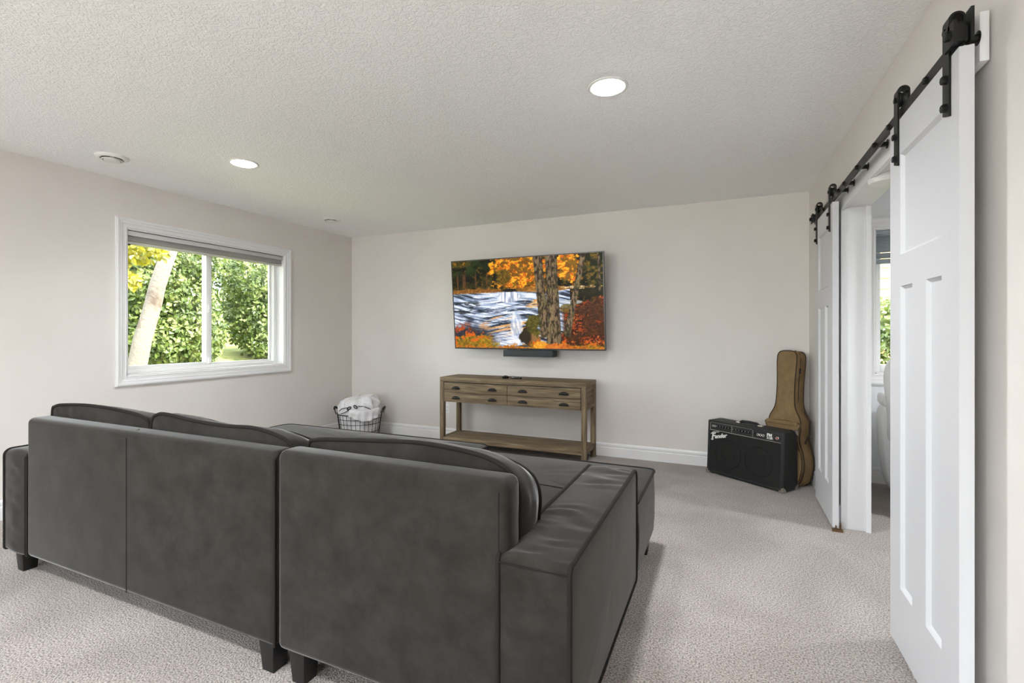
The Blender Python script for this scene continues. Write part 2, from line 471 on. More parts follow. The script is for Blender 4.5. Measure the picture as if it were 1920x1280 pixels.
# ------------------------------------------------------------------ windows
def casing(parent, org, rect, wid, to3, prof):
    (a0, a1, b0, b1) = rect
    cs = [(a0, b0, -1, -1), (a1, b0, 1, -1), (a1, b1, 1, 1), (a0, b1, -1, 1)]
    for i in range(4):
        p, q = cs[i], cs[(i + 1) % 4]
        vs = [to3(c[0] + c[2] * o, c[1] + c[3] * o, h) for c in (p, q) for o, h in prof]
        n = len(prof)
        MB(org).add(vs, [(k, (k + 1) % n, n + (k + 1) % n, n + k) for k in range(n)] + [tuple(range(n)), tuple(range(n, 2 * n))]).build('casing_board', M['trim'], parent)
CPROF = [(0, 0), (0, .010), (.008, .013), (.012, .010), (.030, .012), (.036, .016), (.052, .017), (.058, .021), (.070, .022), (.075, .018), (.078, .018), (.078, 0)]

def ring(parent, org, name, rect, bw, d0, d1, to3, mt, bevel=.003):
    """rectangular frame from four bars; bw = (left,right,bottom,top)"""
    a0, a1, b0, b1 = rect; l, r, b, t_ = bw
    for nm, (p0, p1, q0, q1) in (('stile', (a0, a0 + l, b0, b1)), ('stile', (a1 - r, a1, b0, b1)), ('rail', (a0 + l, a1 - r, b0, b0 + b)), ('rail', (a0 + l, a1 - r, b1 - t_, b1))):
        pts = [to3(p0, q0, d0), to3(p1, q0, d0), to3(p1, q1, d0), to3(p0, q1, d0)]
        pts2 = [to3(p0, q0, d1), to3(p1, q0, d1), to3(p1, q1, d1), to3(p0, q1, d1)]
        MB(org).hexa(pts, pts2).build(name + '_' + nm, mt, parent, bevel=bevel)

y0, y1, z0, z1 = WIN1
wn = thing('window_1', 'white two pane sliding window with wide white casing', 'window', (XL, 3.02, z0), kind='structure')
og = (XL, 3.02, z0)
L3 = lambda a, b, h: (XL + h, a, b)
casing(wn, og, (y0, y1, z0, z1), .078, L3, CPROF)
for nm, bx in (('jamb_liner', (y0 - .004, y0 + .010, z0, z1)), ('jamb_liner', (y1 - .010, y1 + .004, z0, z1)), ('sill_liner', (y0, y1, z0 - .004, z0 + .010)), ('head_liner', (y0, y1, z1 - .010, z1 + .004))):
    MB(og).box(XL - .17, XL + .002, bx[0], bx[1], bx[2], bx[3]).build(nm, M['trim'], wn)
ring(wn, og, 'frame', (y0 + .010, y1 - .010, z0 + .010, z1 - .010), (.036, .036, .030, .036), -.17, -.105, L3, M['vinyl'])
ring(wn, og, 'sliding_sash', (y0 + .040, 3.045, z0 + .034, z1 - .040), (.034, .052, .036, .036), -.145, -.115, L3, M['vinyl'])
ring(wn, og, 'fixed_sash', (2.985, y1 - .040, z0 + .034, z1 - .040), (.052, .026, .026, .030), -.168, -.147, L3, M['vinyl'])
MB(og).box(XL - .133, XL - .128, y0 + .07, 2.998, z0 + .066, z1 - .072).build('pane', M['glass'], wn)
MB(og).box(XL - .160, XL - .155, 3.03, y1 - .062, z0 + .056, z1 - .066).build('pane', M['glass'], wn)
lt = MB(og).box(XL - .117, XL - .103, 3.006, 3.028, 1.42, 1.50).build('latch', M['vinyl'], wn, bevel=.004)
MB(og).box(XL - .105, XL - .094, 3.010, 3.024, 1.445, 1.475).build('latch_tab', M['vinyl'], lt, bevel=.003)
MB(og).box(XL - .117, XL - .100, 3.008, 3.034, z0 + .055, z0 + .105).build('vent_stop', M['vinyl'], wn, bevel=.003)

bl = thing('window_blind', 'raised pale grey slatted blind at the top of the sliding window', 'blind', (XL - .05, 3.02, 1.95))
ob = (XL - .05, 3.02, 1.95)
ya, yb = y0 + .013, y1 - .013
MB(ob).box(XL - .088, XL - .014, ya, yb, 2.018, z1 - .018).build('headrail', M['blind'], bl, bevel=.003)
MB(ob).box(XL - .012, XL - .006, ya, yb, 2.012, z1 - .016).build('valance', M['blind'], bl, bevel=.002)
for i in range(7):
    z = 2.012 - i * .0058
    mb = MB(ob)
    pr = [(XL - .082, z - .0042), (XL - .050, z), (XL - .020, z - .0042), (XL - .020, z - .0012), (XL - .050, z + .003), (XL - .082, z - .0012)]
    mb.prism(pr, (ya + .006, yb - .006), lambda a, b, e: (a, e, b)).build('slat', M['blind'], bl)
MB(ob).box(XL - .080, XL - .022, ya + .006, yb - .006, 1.950, 1.966).build('bottom_rail', M['blind'], bl, bevel=.003)
for yy in (2.62, 3.36):
    MB(ob).box(XL - .060, XL - .042, yy - .02, yy + .02, 1.944, 1.951).build('cord_cap', M['vinyl'], bl, bevel=.002)
MB(ob).box(XL - .072, XL - .05, ya + .012, ya + .045, 1.942, 1.951).build('clip', M['black_matte'], bl)

x0, x1, z0, z1 = WIN2
wn2 = thing('window_2', 'white window of the adjoining room seen through the doorway', 'window', (1.55, YA, z0), kind='structure')
og = (1.55, YA, z0)
L4 = lambda a, b, h: (a, YA - h, b)
casing(wn2, og, (x0, x1, z0, z1), .09, L4, [(a * 1.15, h) for a, h in CPROF])
for nm, bx in (('jamb_liner', (x0 - .004, x0 + .010, z0, z1)), ('jamb_liner', (x1 - .010, x1 + .004, z0, z1)), ('sill_liner', (x0, x1, z0 - .004, z0 + .010)), ('head_liner', (x0, x1, z1 - .010, z1 + .004))):
    MB(og).box(bx[0], bx[1], YA - .002, YA + .15, bx[2], bx[3]).build(nm, M['trim'], wn2)
ring(wn2, og, 'sash', (x0 + .010, x1 - .010, z0 + .010, z1 - .010), (.050, .050, .060, .05), -.14, -.085, L4, M['vinyl'])
MB(og).box(x0 + .055, x1 - .055, YA + .11, YA + .115, z0 + .065, z1 - .055).build('pane', M['glass'], wn2)
bl = thing('window_blind', 'half raised grey blind in the window seen through the doorway', 'blind', (1.55, YA + .03, 1.80))
ob = (1.55, YA + .03, 1.80)
xa, xb = x0 + .014, x1 - .014
MB(ob).box(xa, xb, YA + .012, YA + .06, 2.040, z1 - .012).build('headrail', M['blind_cool'], bl, bevel=.003)
for i in range(9):
    z = 2.022 - i * .0155
    MB(ob).hexa([(xa, YA + .028, z - .007), (xb, YA + .028, z - .007), (xb, YA + .042, z + .010), (xa, YA + .042, z + .010)],
                [(xa, YA + .026, z - .006), (xb, YA + .026, z - .006), (xb, YA + .040, z + .011), (xa, YA + .040, z + .011)]).build('slat', M['blind_cool'], bl)
for i in range(9):
    z = 1.885 - i * .0048
    MB(ob).box(xa, xb, YA + .018, YA + .055, z - .0016, z + .0016).build('slat', M['blind_cool'], bl)
MB(ob).box(xa, xb, YA + .016, YA + .057, 1.800, 1.838).build('bottom_rail', M['blind_cool'], bl, bevel=.003)

# patio door added in the unseen rear wall to let in more daylight
wn3 = thing('window_3', 'white sliding glass patio door added out of view at the rear for daylight', 'window', (-1.9, YR, 0), kind='structure')
og = (-1.9, YR, 0)
L5 = lambda a, b, h: (a, YR + h, b)
casing(wn3, og, (RX0, RX1, 0.0, RZ), .078, L5, CPROF)
for k in range(3):
    a = RX0 + k * (RX1 - RX0) / 3; b = RX0 + (k + 1) * (RX1 - RX0) / 3
    ring(wn3, og, 'sash', (a, b, 0, RZ), (.06, .06, .08, .06), -.12, -.07, L5, M['vinyl'])
    MB(og).box(a + .055, b - .055, YR - .098, YR - .092, .075, RZ - .055).build('pane', M['glass'], wn3)

# ------------------------------------------------------------------ ceiling fixtures
def recessed(x, y, label, k=1.0, group='recessed ceiling lights'):
    t = thing('recessed_light', label, 'ceiling light', (x, y, ZC), group=group)
    MB().lathe([(.079, -.002), (.081, -.0045), (.090, -.006), (.097, -.003), (.098, 0.001)], 40).build('trim_ring', M['white_plastic'], t, smooth=True)
    sp = bpy.data.lights.new('led_beam', 'SPOT')
    sp.energy = SPOT * k; sp.spot_size = math.radians(150); sp.spot_blend = 1.0; sp.shadow_soft_size = .075; sp.color = (.93, .965, 1.0)
    so = bpy.data.objects.new('led_beam', sp); so.location = (0, 0, -.025); COL.objects.link(so); so.parent = t
    MB().lathe([(.0001, -.0120), (.05, -.0110), (.072, -.0075), (.080, -.003)], 40).build('lens', lens_mat(k), t)
def lens_mat(k):
    if k not in M: M[k] = emit('led_lens', (246, 250, 255), LAMP * k)
    return M[k]
recessed(-.530, 2.358, 'large glowing round recessed light above the sofa, nearest the barn doors', .9)
recessed(-3.142, 2.371, 'glowing round recessed light near the sliding window and ceiling vent', .55)
for x in (-.85, -2.65):  # extra lights added behind the camera to brighten the room
    for y in (-.25, -2.3):
        recessed(x, y, 'added round recessed light, out of view in the rear half of the room', 1.18)

for x, y in ((2.1, 3.3), (3.3, 3.3)):  # unseen lights added to lift the dark adjoining room
    recessed(x, y, 'added round recessed light, out of view in the adjoining room', .9)

def vent(x, y, label, r=.098):
    t = thing('ceiling_vent', label, 'vent', (x, y, ZC), group='round ceiling vents')
    MB().lathe([(.064, .0005), (.066, -.016), (.074, -.017), (.092, -.008), (r, .0005)], 40).build('outer_ring', M['white_plastic'], t, smooth=True)
    MB().lathe([(.0001, -.0012), (.066, -.0014)], 40).build('throat', M['grey_dark'], t)
    MB().lathe([(.0001, -.034), (.034, -.033), (.044, -.030), (.046, -.026), (.036, -.022), (.012, -.020), (.012, -.001)], 40).build('centre_disc', M['white_plastic'], t, smooth=True)
    MB().lathe([(.050, -.020), (.054, -.027), (.058, -.026), (.056, -.019), (.050, -.020)], 40).build('inner_ring', M['white_plastic'], t, smooth=True)
vent(-3.855, 1.918, 'round white ceiling vent directly above the left end of the sofa')
vent(-3.846, 3.922, 'smaller looking round white ceiling vent close to the room corner')

t = thing('disc_fixture', 'round white disc fixture under the head of the doorway', 'light fixture', (.738, 2.975, DZ - .016))
MB().lathe([(.0001, 0), (.078, 0), (.080, -.004), (.080, -.010)], 40).build('base_plate', M['white_plastic'], t, smooth=True)
MB().lathe([(.079, -.0105), (.076, -.026), (.070, -.033), (.0001, -.035)], 40).build('cover', M['white_plastic'], t, smooth=True)

# ------------------------------------------------------------------ barn doors and track
def barn_door(name, ya, yb, straps, label):
    xf, xb_, zb, zt = .608, .642, .020, 2.050
    org = (.625, (ya + yb) / 2, zb)
    d = thing(name, label, 'door', org, kind='structure')
    W = yb - ya; st = .122; mid = .128
    zl0, zl1, zu0, zu1 = .258, 1.411, 1.530, 1.915
    def pc(nm, a, b, c, e, x0_=xf, x1_=xb_):
        return MB(org).box(x0_, x1_, a, b, c, e).build(nm, M['door'], d)
    pc('stile', ya, ya + st, zb, zt); pc('stile', yb - st, yb, zb, zt)
    pc('rail', ya + st, yb - st, zb, zl0); pc('rail', ya + st, yb - st, zl1, zu0); pc('rail', ya + st, yb - st, zu1, zt)
    m0 = (ya + yb) / 2 - mid / 2; m1 = m0 + mid
    pc('mullion', m0, m1, zl0, zl1)
    def panel(a, b, c, e):
        k = .012
        vs = [(xf + .0005, a, c), (xf + .0005, b, c), (xf + .0005, b, e), (xf + .0005, a, e), (xf + k, a + k, c + k), (xf + k, b - k, c + k), (xf + k, b - k, e - k), (xf + k, a + k, e - k)]
        MB(org).add(vs, [(0, 1, 5, 4), (1, 2, 6, 5), (2, 3, 7, 6), (3, 0, 4, 7), (4, 5, 6, 7)]).build('panel', M['door'], d)
        MB(org).box(xf + k + .001, xb_ - .008, a, b, c, e).build('panel_core', M['door'], d)
    panel(ya + st, m0, zl0, zl1); panel(m1, yb - st, zl0, zl1); panel(ya + st, yb - st, zu0, zu1)
    for y in straps:
        hw = .0225; th = .006; xo = .602; xc = .622; R = .020
        path = [(xo, 1.888), (xo, 2.160)] + [(xc - R * math.cos(a), 2.160 + R * math.sin(a)) for a in [PI * k / 10 for k in range(1, 10)]] + [(xc + R, 2.160), (xc + R, 2.122)]
        inner = [(xo + th, 1.888), (xo + th, 2.160)] + [(xc - (R - th) * math.cos(a), 2.160 + (R - th) * math.sin(a)) for a in [PI * k / 10 for k in range(1, 10)]] + [(xc + R - th, 2.160), (xc + R - th, 2.122)]
        mb = MB(org); n = len(path)
        for k in range(n - 1):
            a, b, c, e = path[k], path[k + 1], inner[k + 1], inner[k]
            drop = .014 if k == 0 else 0
            mb.hexa([(a[0], y - hw, a[1] - drop), (b[0], y - hw, b[1]), (c[0], y - hw, c[1]), (e[0], y - hw, e[1] - drop)],
                    [(a[0], y + hw, a[1]), (b[0], y + hw, b[1]), (c[0], y + hw, c[1]), (e[0], y + hw, e[1])])
        h = mb.build('hanger_strap', M['iron'], d)
        MB(org).lathe([(.006, -.013), (.027, -.013), (.030, -.010), (.026, -.004), (.026, .004), (.030, .010), (.027, .013), (.006, .013)], 24, (xc, y, 2.133), 'x', True, True).build('wheel', M['iron'], h, smooth=True)
        for z in (1.989, 1.905):
            MB(org).lathe([(.0125, 0), (.0125, -.010), (.010, -.013)], 6, (xo, y - .004, z), 'x', False, True).build('bolt', M['iron'], h)
        MB(org).lathe([(.010, 0), (.010, -.006)], 6, (xo, y, 2.133), 'x', False, True).build('axle_bolt', M['iron'], h)
    return d
barn_door('door_1', 3.565, 4.190, (3.650, 4.125), 'white panelled sliding barn door beside the guitar bag')
d2 = barn_door('door_2', 1.775, 2.405, (1.850, 2.315), 'nearest white panelled sliding barn door at the right edge')

tk = thing('barn_door_track', 'long black steel barn door track above both white doors', 'door track', (.62, 3.1, 2.06))
ot = (.62, 3.1, 2.06)
MB(ot).box(.617, .625, 1.765, 4.300, 2.058, 2.103).build('rail_bar', M['iron'], tk, bevel=.001, seg=1)
for y in (1.81, 2.045, 2.45, 2.66, 2.98, 3.273, 3.42, 3.90, 4.19):
    MB(ot).lathe([(.012, 0), (.012, -.009), (.009, -.012)], 6, (.617, y, 2.080), 'x', False, True).build('bolt', M['iron'], tk)
    MB(ot).lathe([(.011, 0), (.011, .037)], 16, (.625, y, 2.080), 'x').build('spacer', M['iron'], tk, smooth=True)
    MB(ot).lathe([(.020, .0355), (.020, .0372)], 20, (.625, y, 2.080), 'x', True, False).build('washer', M['iron'], tk)
for y, s in ((1.792, 1), (4.240, -1)):
    st = MB(ot).box(.590, .598, y - .034, y + .034, 2.056, 2.122).box(.628, .636, y - .034, y - .002, 2.056, 2.150).box(.590, .636, y - .008, y + .008, 2.1045, 2.122).box(.598, .616, y - .030, y + .010, 2.060, 2.100).build('end_stop', M['iron'], tk)
    MB(ot).lathe([(.014, 0), (.014, -.010), (.011, -.013)], 6, (.590, y - s * .008, 2.088), 'x', False, True).build('stop_bolt', M['iron'], st)
g = thing('floor_guide', 'small brown floor guide under the corner of the far barn door', 'door guide', (.64, 3.555, 0))
MB((.64, 3.555, 0)).box(.606, .662, 3.545, 3.575, .0, .012).build('plate', M['brass_dark'], g)
MB((.64, 3.555, 0)).box(.622, .628, 3.550, 3.563, .012, .036).build('fin', M['brass_dark'], g)
MB((.64, 3.555, 0)).box(.648, .652, 3.545, 3.575, .012, .05).build('side_plate', M['brass_dark'], g)

# ------------------------------------------------------------------ sofa sections
FAB, PIP = M['fabric'], M['piping']
def foot(parent, org, x, y, dx=.0, dy=.0, top=.075, bot=.056, h=.125):
    a, b = top / 2, bot / 2
    MB(org).hexa([(x - b, y - b, 0), (x + b, y - b, 0), (x + b, y + b, 0), (x - b, y + b, 0)],
                 [(x - a + dx, y - a + dy, h), (x + a + dx, y - a + dy, h), (x + a + dx, y + a + dy, h), (x - a + dx, y + a + dy, h)]).build('leg', M['leg_black'], parent, bevel=.002)

def soft_box(name, org, parent, x0, x1, y0, y1, z0, z1, r=.03, mt=None, seg=5):
    return MB(org).box(x0, x1, y0, y1, z0, z1).build(name, mt or FAB, parent, bevel=r, seg=seg)

Y0S, YBF = 1.212, 1.315       # rear face and front face of the backrest frame
# --- left two-seat section
org = (-2.42, 1.75, 0)
s1 = thing('sectional_sofa', 'two seat charcoal velvet sofa section on the left with two back cushions', 'sofa', org, group='charcoal sectional pieces')
soft_box('backrest_frame', org, s1, -3.172, -1.452, Y0S, YBF, .122, .812, .026)
MB(org).tube([(-2.33, Y0S - .0005, .13), (-2.33, Y0S - .0005, .785), (-2.33, Y0S + .012, .806), (-2.33, Y0S + .05, .813)], .0022, 6).build('seam', PIP, s1)
MB(org).tube([(-3.168, Y0S + .002, .124), (-3.168, Y0S + .002, .62)], .005, 6).build('piping', PIP, s1, smooth=True)
MB(org).tube([(-1.457, Y0S + .006, .125), (-1.457, Y0S + .006, .785), (-1.457, Y0S + .025, .806), (-1.457, YBF - .02, .810)], .006, 6).build('piping', PIP, s1, smooth=True)
soft_box('seat_base', org, s1, -3.19, -1.452, YBF - .01, 2.20, .122, .30, .015)
AX = lambda cx: (lambda u, v, w: (cx + w, u, v))
arm_out = round_rect(Y0S + .003, 2.215, .122, .632, (.015, .02, .05, .03), step=.012)
cushion('armrest', arm_out, .216, (.006, .006), AX(-3.288), FAB, s1, amp=.0015, freq=8, seed=3, border=.006, pipe=.0065, pipemat=PIP, org=org, wrinkle=.007)
BK = lambda yc: (lambda u, v, w: (u, yc - w, v + (.30 * w - .012) * max(0, min(1, (v - .5) * 3.5))))
def back_cushion(parent, pts, seed, yc=1.392, T=.150, org=org):
    return cushion('back_cushion', resample(smooth_loop(pts, 8), .02), T, (.020, .050), BK(yc), FAB, parent, amp=.012, freq=6, seed=seed, border=.012, pipe=.0075, pipemat=PIP, org=org, wrinkle=.004, power=3)
back_cushion(s1, [(-3.165, .47), (-2.75, .455), (-2.40, .47), (-2.362, .55), (-2.352, .72), (-2.365, .815), (-2.42, .846), (-2.60, .862), (-2.85, .868), (-3.06, .858), (-3.145, .846), (-3.175, .815), (-3.172, .65)], 1)
back_cushion(s1, [(-2.33, .47), (-1.90, .455), (-1.52, .47), (-1.488, .55), (-1.480, .70), (-1.488, .785), (-1.53, .824), (-1.68, .850), (-1.85, .846), (-2.05, .852), (-2.22, .866), (-2.30, .860), (-2.336, .82), (-2.342, .65)], 2)
ST = lambda zc: (lambda u, v, w: (u, v, zc + w))
for a, b, sd in ((-3.165, -2.325, 5), (-2.315, -1.462, 6)):
    cushion('seat_cushion', round_rect(a, b, YBF + .01, 2.225, .04, step=.05), .150, (.020, .0), ST(.375), FAB, s1, amp=.006, freq=5, seed=sd, pipe=.006, pipemat=PIP, org=org, rims=(0,))
for x, y in ((-3.345, 1.285), (-1.525, 1.275), (-3.345, 2.15), (-1.525, 2.15)): foot(s1, org, x, y)

# --- chaise section on the right
org2 = (-.92, 2.0, 0)
s2 = thing('sectional_chaise', 'charcoal velvet chaise section with one back cushion and the right armrest', 'sofa', org2, group='charcoal sectional pieces')
soft_box('backrest_frame', org2, s2, -1.443, -.552, Y0S, YBF, .122, .822, .028)
MB(org2).tube([(-.578, Y0S - .0003, .60), (-.578, Y0S - .0003, .79)], .0016, 6).build('seam', PIP, s2)
arm2 = round_rect(Y0S - .008, 2.215, .122, .622, (.012, .02, .05, .02), step=.012)
cushion('armrest', arm2, .206, (.006, .008), AX(-.473), FAB, s2, amp=.0012, freq=8, seed=9, border=.005, pipe=.0075, pipemat=PIP, org=org2, wrinkle=.020)
MB(org2).tube([(-.575, Y0S - .0135, .605), (-.473, Y0S - .0150, .605), (-.372, Y0S - .0135, .605)], .0022, 6).build('seam', PIP, s2)
MB(org2).prism([(-1.443, YBF - .01), (-.575, YBF - .01), (-.575, 2.225), (-.385, 2.225), (-.385, 2.81), (-1.443, 2.81)], (.122, .30), lambda a, b, e: (a, b, e)).build('seat_base', FAB, s2, bevel=.012, seg=3)
Lp = poly_round([(-1.425, YBF + .01), (-.582, YBF + .01), (-.582, 2.232), (-.368, 2.232), (-.368, 2.822), (-1.425, 2.822)], [.03, .02, .01, .015, .045, .05], step=.04)
cushion('seat_cushion', Lp, .320, (.014, .0), ST(.300), FAB, s2, amp=.003, freq=5, seed=11, pipe=.007, pipemat=PIP, centre=(-.98, 2.42), org=org2, rims=(0,), border=.006)
MB(org2).tube([(-1.41, 2.27, .4735), (-1.1, 2.27, .477), (-.8, 2.265, .475), (-.60, 2.26, .468)], .0022, 6).build('seam', PIP, s2)
back_cushion(s2, [(-1.395, .47), (-1.0, .455), (-.62, .47), (-.578, .54), (-.562, .66), (-.560, .74), (-.585, .800), (-.66, .838), (-.78, .856), (-.93, .862), (-1.10, .852), (-1.25, .842), (-1.355, .832), (-1.395, .805), (-1.405, .65)], 4, yc=1.398, T=.165, org=org2)
for x, y in ((-1.375, 1.275), (-.43, 1.275), (-1.375, 2.75), (-.428, 2.775)): foot(s2, org2, x, y)

# --- ottoman filling the front of the two-seat section
org3 = (-2.42, 2.60, 0)
s3 = thing('ottoman', 'wide low velvet ottoman pushed against the front of the sofa', 'ottoman', org3, group='charcoal sectional pieces')
soft_box('ottoman_base', org3, s3, -3.33, -1.475, 2.265, 2.915, .122, .34, .02)
cushion('top_cushion', round_rect(-3.345, -1.465, 2.255, 2.935, .07, step=.05), .150, (.032, .0), ST(.395), FAB, s3, amp=.006, freq=4, seed=13, pipe=.006, pipemat=PIP, org=org3, rims=(0,), border=.008)
for x, y in ((-3.26, 2.33), (-1.54, 2.33), (-3.26, 2.85), (-1.54, 2.85)): foot(s3, org3, x, y)

# ------------------------------------------------------------------ console table
oc = (-1.975, 4.55, 0)
c = thing('console_table', 'weathered brown wooden console table with four shallow drawers', 'console table', oc)
cx0, cx1, cy0, cy1, ct = -2.768, -1.184, 4.36, 4.745, .765
wx, wy, wz = M['wood_x'], M['wood_y'], M['wood_z']
MB(oc).box(cx0, cx1, cy0, cy1, .717, ct).build('tabletop', wx, c, bevel=.003)
lw = .046
for xx in (cx0, cx1 - lw):
    for yy in (cy0, cy1 - lw):
        MB(oc).box(xx, xx + lw, yy, yy + lw, 0, .7165).build('leg', wz, c, bevel=.002)
MB(oc).box(cx0 + lw, cx1 - lw, cy0 + .022, cy1 - .02, .505, .7165).build('drawer_case', M['leg_black'], c)
for xx in (cx0 + .012, cx1 - .026):
    MB(oc).box(xx, xx + .014, cy0 + lw, cy1 - lw, .545, .7165).build('side_panel', wy, c)
for xx in (cx0 + .004, cx1 - .036):
    MB(oc).box(xx, xx + .032, cy0 + lw, cy1 - lw, .507, .545).build('side_rail', wy, c, bevel=.002)
    MB(oc).box(xx, xx + .032, cy0 + lw, cy1 - lw, .090, .137).build('side_stretcher', wy, c, bevel=.002)
xm = -1.987
def pull(parent, x, z):
    mb = MB(oc); V = []; Fq = []
    n, m = 14, 6; a_, b_, dep = .051, .030, .024
    for j in range(m + 1):
        ph = .5 * PI * j / m
        for i in range(n + 1):
            th = PI * i / n
            V.append((x + a_ * math.cos(th) * math.cos(ph) , cy0 - .001 - dep * math.sin(ph) * (.35 + .65 * math.sin(th)), z - .012 + b_ * math.sin(th) * (.25 + .75 * math.cos(ph)) ))
    for j in range(m):
        for i in range(n):
            Fq.append((j * (n + 1) + i, j * (n + 1) + i + 1, (j + 1) * (n + 1) + i + 1, (j + 1) * (n + 1) + i))
    mb.add(V, Fq)
    h = mb.build('cup_pull', M['black_matte'], parent, smooth=True)
    md = h.modifiers.new('thick', 'SOLIDIFY'); md.thickness = .0022
for (a, b, pulls) in ((cx0 + lw + .006, xm - .002, (-2.572, -2.150)), (xm + .002, cx1 - lw - .006, (-1.820, -1.398))):
    for (q0, q1) in ((.611, .709), (.508, .607)):
        d = MB(oc).box(a, b, cy0 + .002, cy0 + .022, q0, q1).build('drawer_front', wx, c, bevel=.0015)
        for px in pulls: pull(d, px, (q0 + q1) / 2 - .004)
MB(oc).box(cx0 + lw - .01, cx1 - lw + .01, cy0 + .006, cy1 - .006, .104, .134).build('shelf', wx, c, bevel=.002)
MB(oc).box(cx0 + lw, cx1 - lw, cy0 + .001, cy0 + .024, .091, .136).build('shelf_rail', wx, c, bevel=.002)
MB(oc).box(cx0 + lw, cx1 - lw, cy1 - .024, cy1 - .001, .091, .136).build('shelf_rail', wx, c, bevel=.002)

# small black devices on the tabletop
r = thing('remote_control', 'slim black remote control lying on the console table', 'remote', (-1.945, 4.50, ct), (0, 0, math.radians(-12)))
body = MB().prism(round_rect(-.062, .062, -.022, .022, .02, .02), (0, .018), lambda a, b, e: (a, b, e)).build('remote_body', M['black_gloss'], r, bevel=.004, seg=2)
for k in range(4):
    MB().lathe([(.005, .018), (.005, .0200)], 12, (-.035 + .02 * k, .0, 0), 'z', False, True).build('button', M['black_matte'], r)
r = thing('media_puck', 'small round glossy black device left of the remote control', 'device', (-2.062, 4.49, ct))
MB().lathe([(.0001, 0), (.030, 0), (.034, .008), (.033, .020), (.026, .026), (.0001, .027)], 28).build('puck_body', M['black_gloss'], r, smooth=True)
MB().lathe([(.012, .0265), (.013, .0285), (.016, .0285), (.017, .0262)], 24).build('top_ring', M['black_matte'], r, smooth=True)

# wall outlet
ou = thing('wall_outlet', 'white double wall outlet behind the left leg of the console', 'outlet', (-2.945, YB, .355))
MB().box(-.036, .036, -.006, 0, -.057, .057).build('cover_plate', M['white_plastic'], ou, bevel=.003)
for z in (-.022, .022):
    q = MB().prism(round_rect(-.017, .017, -.015, .015, .008, .02), (-.0078, -.004), lambda a, b, e: (a, e, b + z)).build('receptacle', M['white_plastic'], ou)
    for sx in (-.006, .006): MB().box(sx - .0012, sx + .0012, -.0083, -.0077, z - .004, z + .006).build('slot', M['grey_dark'], q)

# ------------------------------------------------------------------ television
TW, TH_ = 1.670, .951
tv = thing('television', 'large wall mounted television showing an autumn river', 'television', (-1.893, 4.614, 1.058), (math.radians(5.3), 0, 0))
fr = MB().box(-TW / 2, TW / 2, .004, .035, 0, TH_).build('tv_housing', M['black_matte'], tv, bevel=.003)
b_ = .009
for nm, (a, bb, cc, e) in (('bezel', (-TW / 2 - .001, TW / 2 + .001, -.001, b_ + .004)), ('bezel', (-TW / 2 - .001, TW / 2 + .001, TH_ - b_, TH_ + .001)), ('bezel', (-TW / 2 - .001, -TW / 2 + b_, b_ + .004, TH_ - b_)), ('bezel', (TW / 2 - b_, TW / 2 + .001, b_ + .004, TH_ - b_))):
    MB().box(a, bb, -.004, .006, cc, e).build(nm, M['tv_frame'], tv)
MB().box(-.35, .35, .034, .075, .18, .62).build('rear_cover', M['black_matte'], tv, bevel=.01)
MB().box(-.22, .22, .07, .135, .34, .56).build('wall_mount', M['iron'], tv)

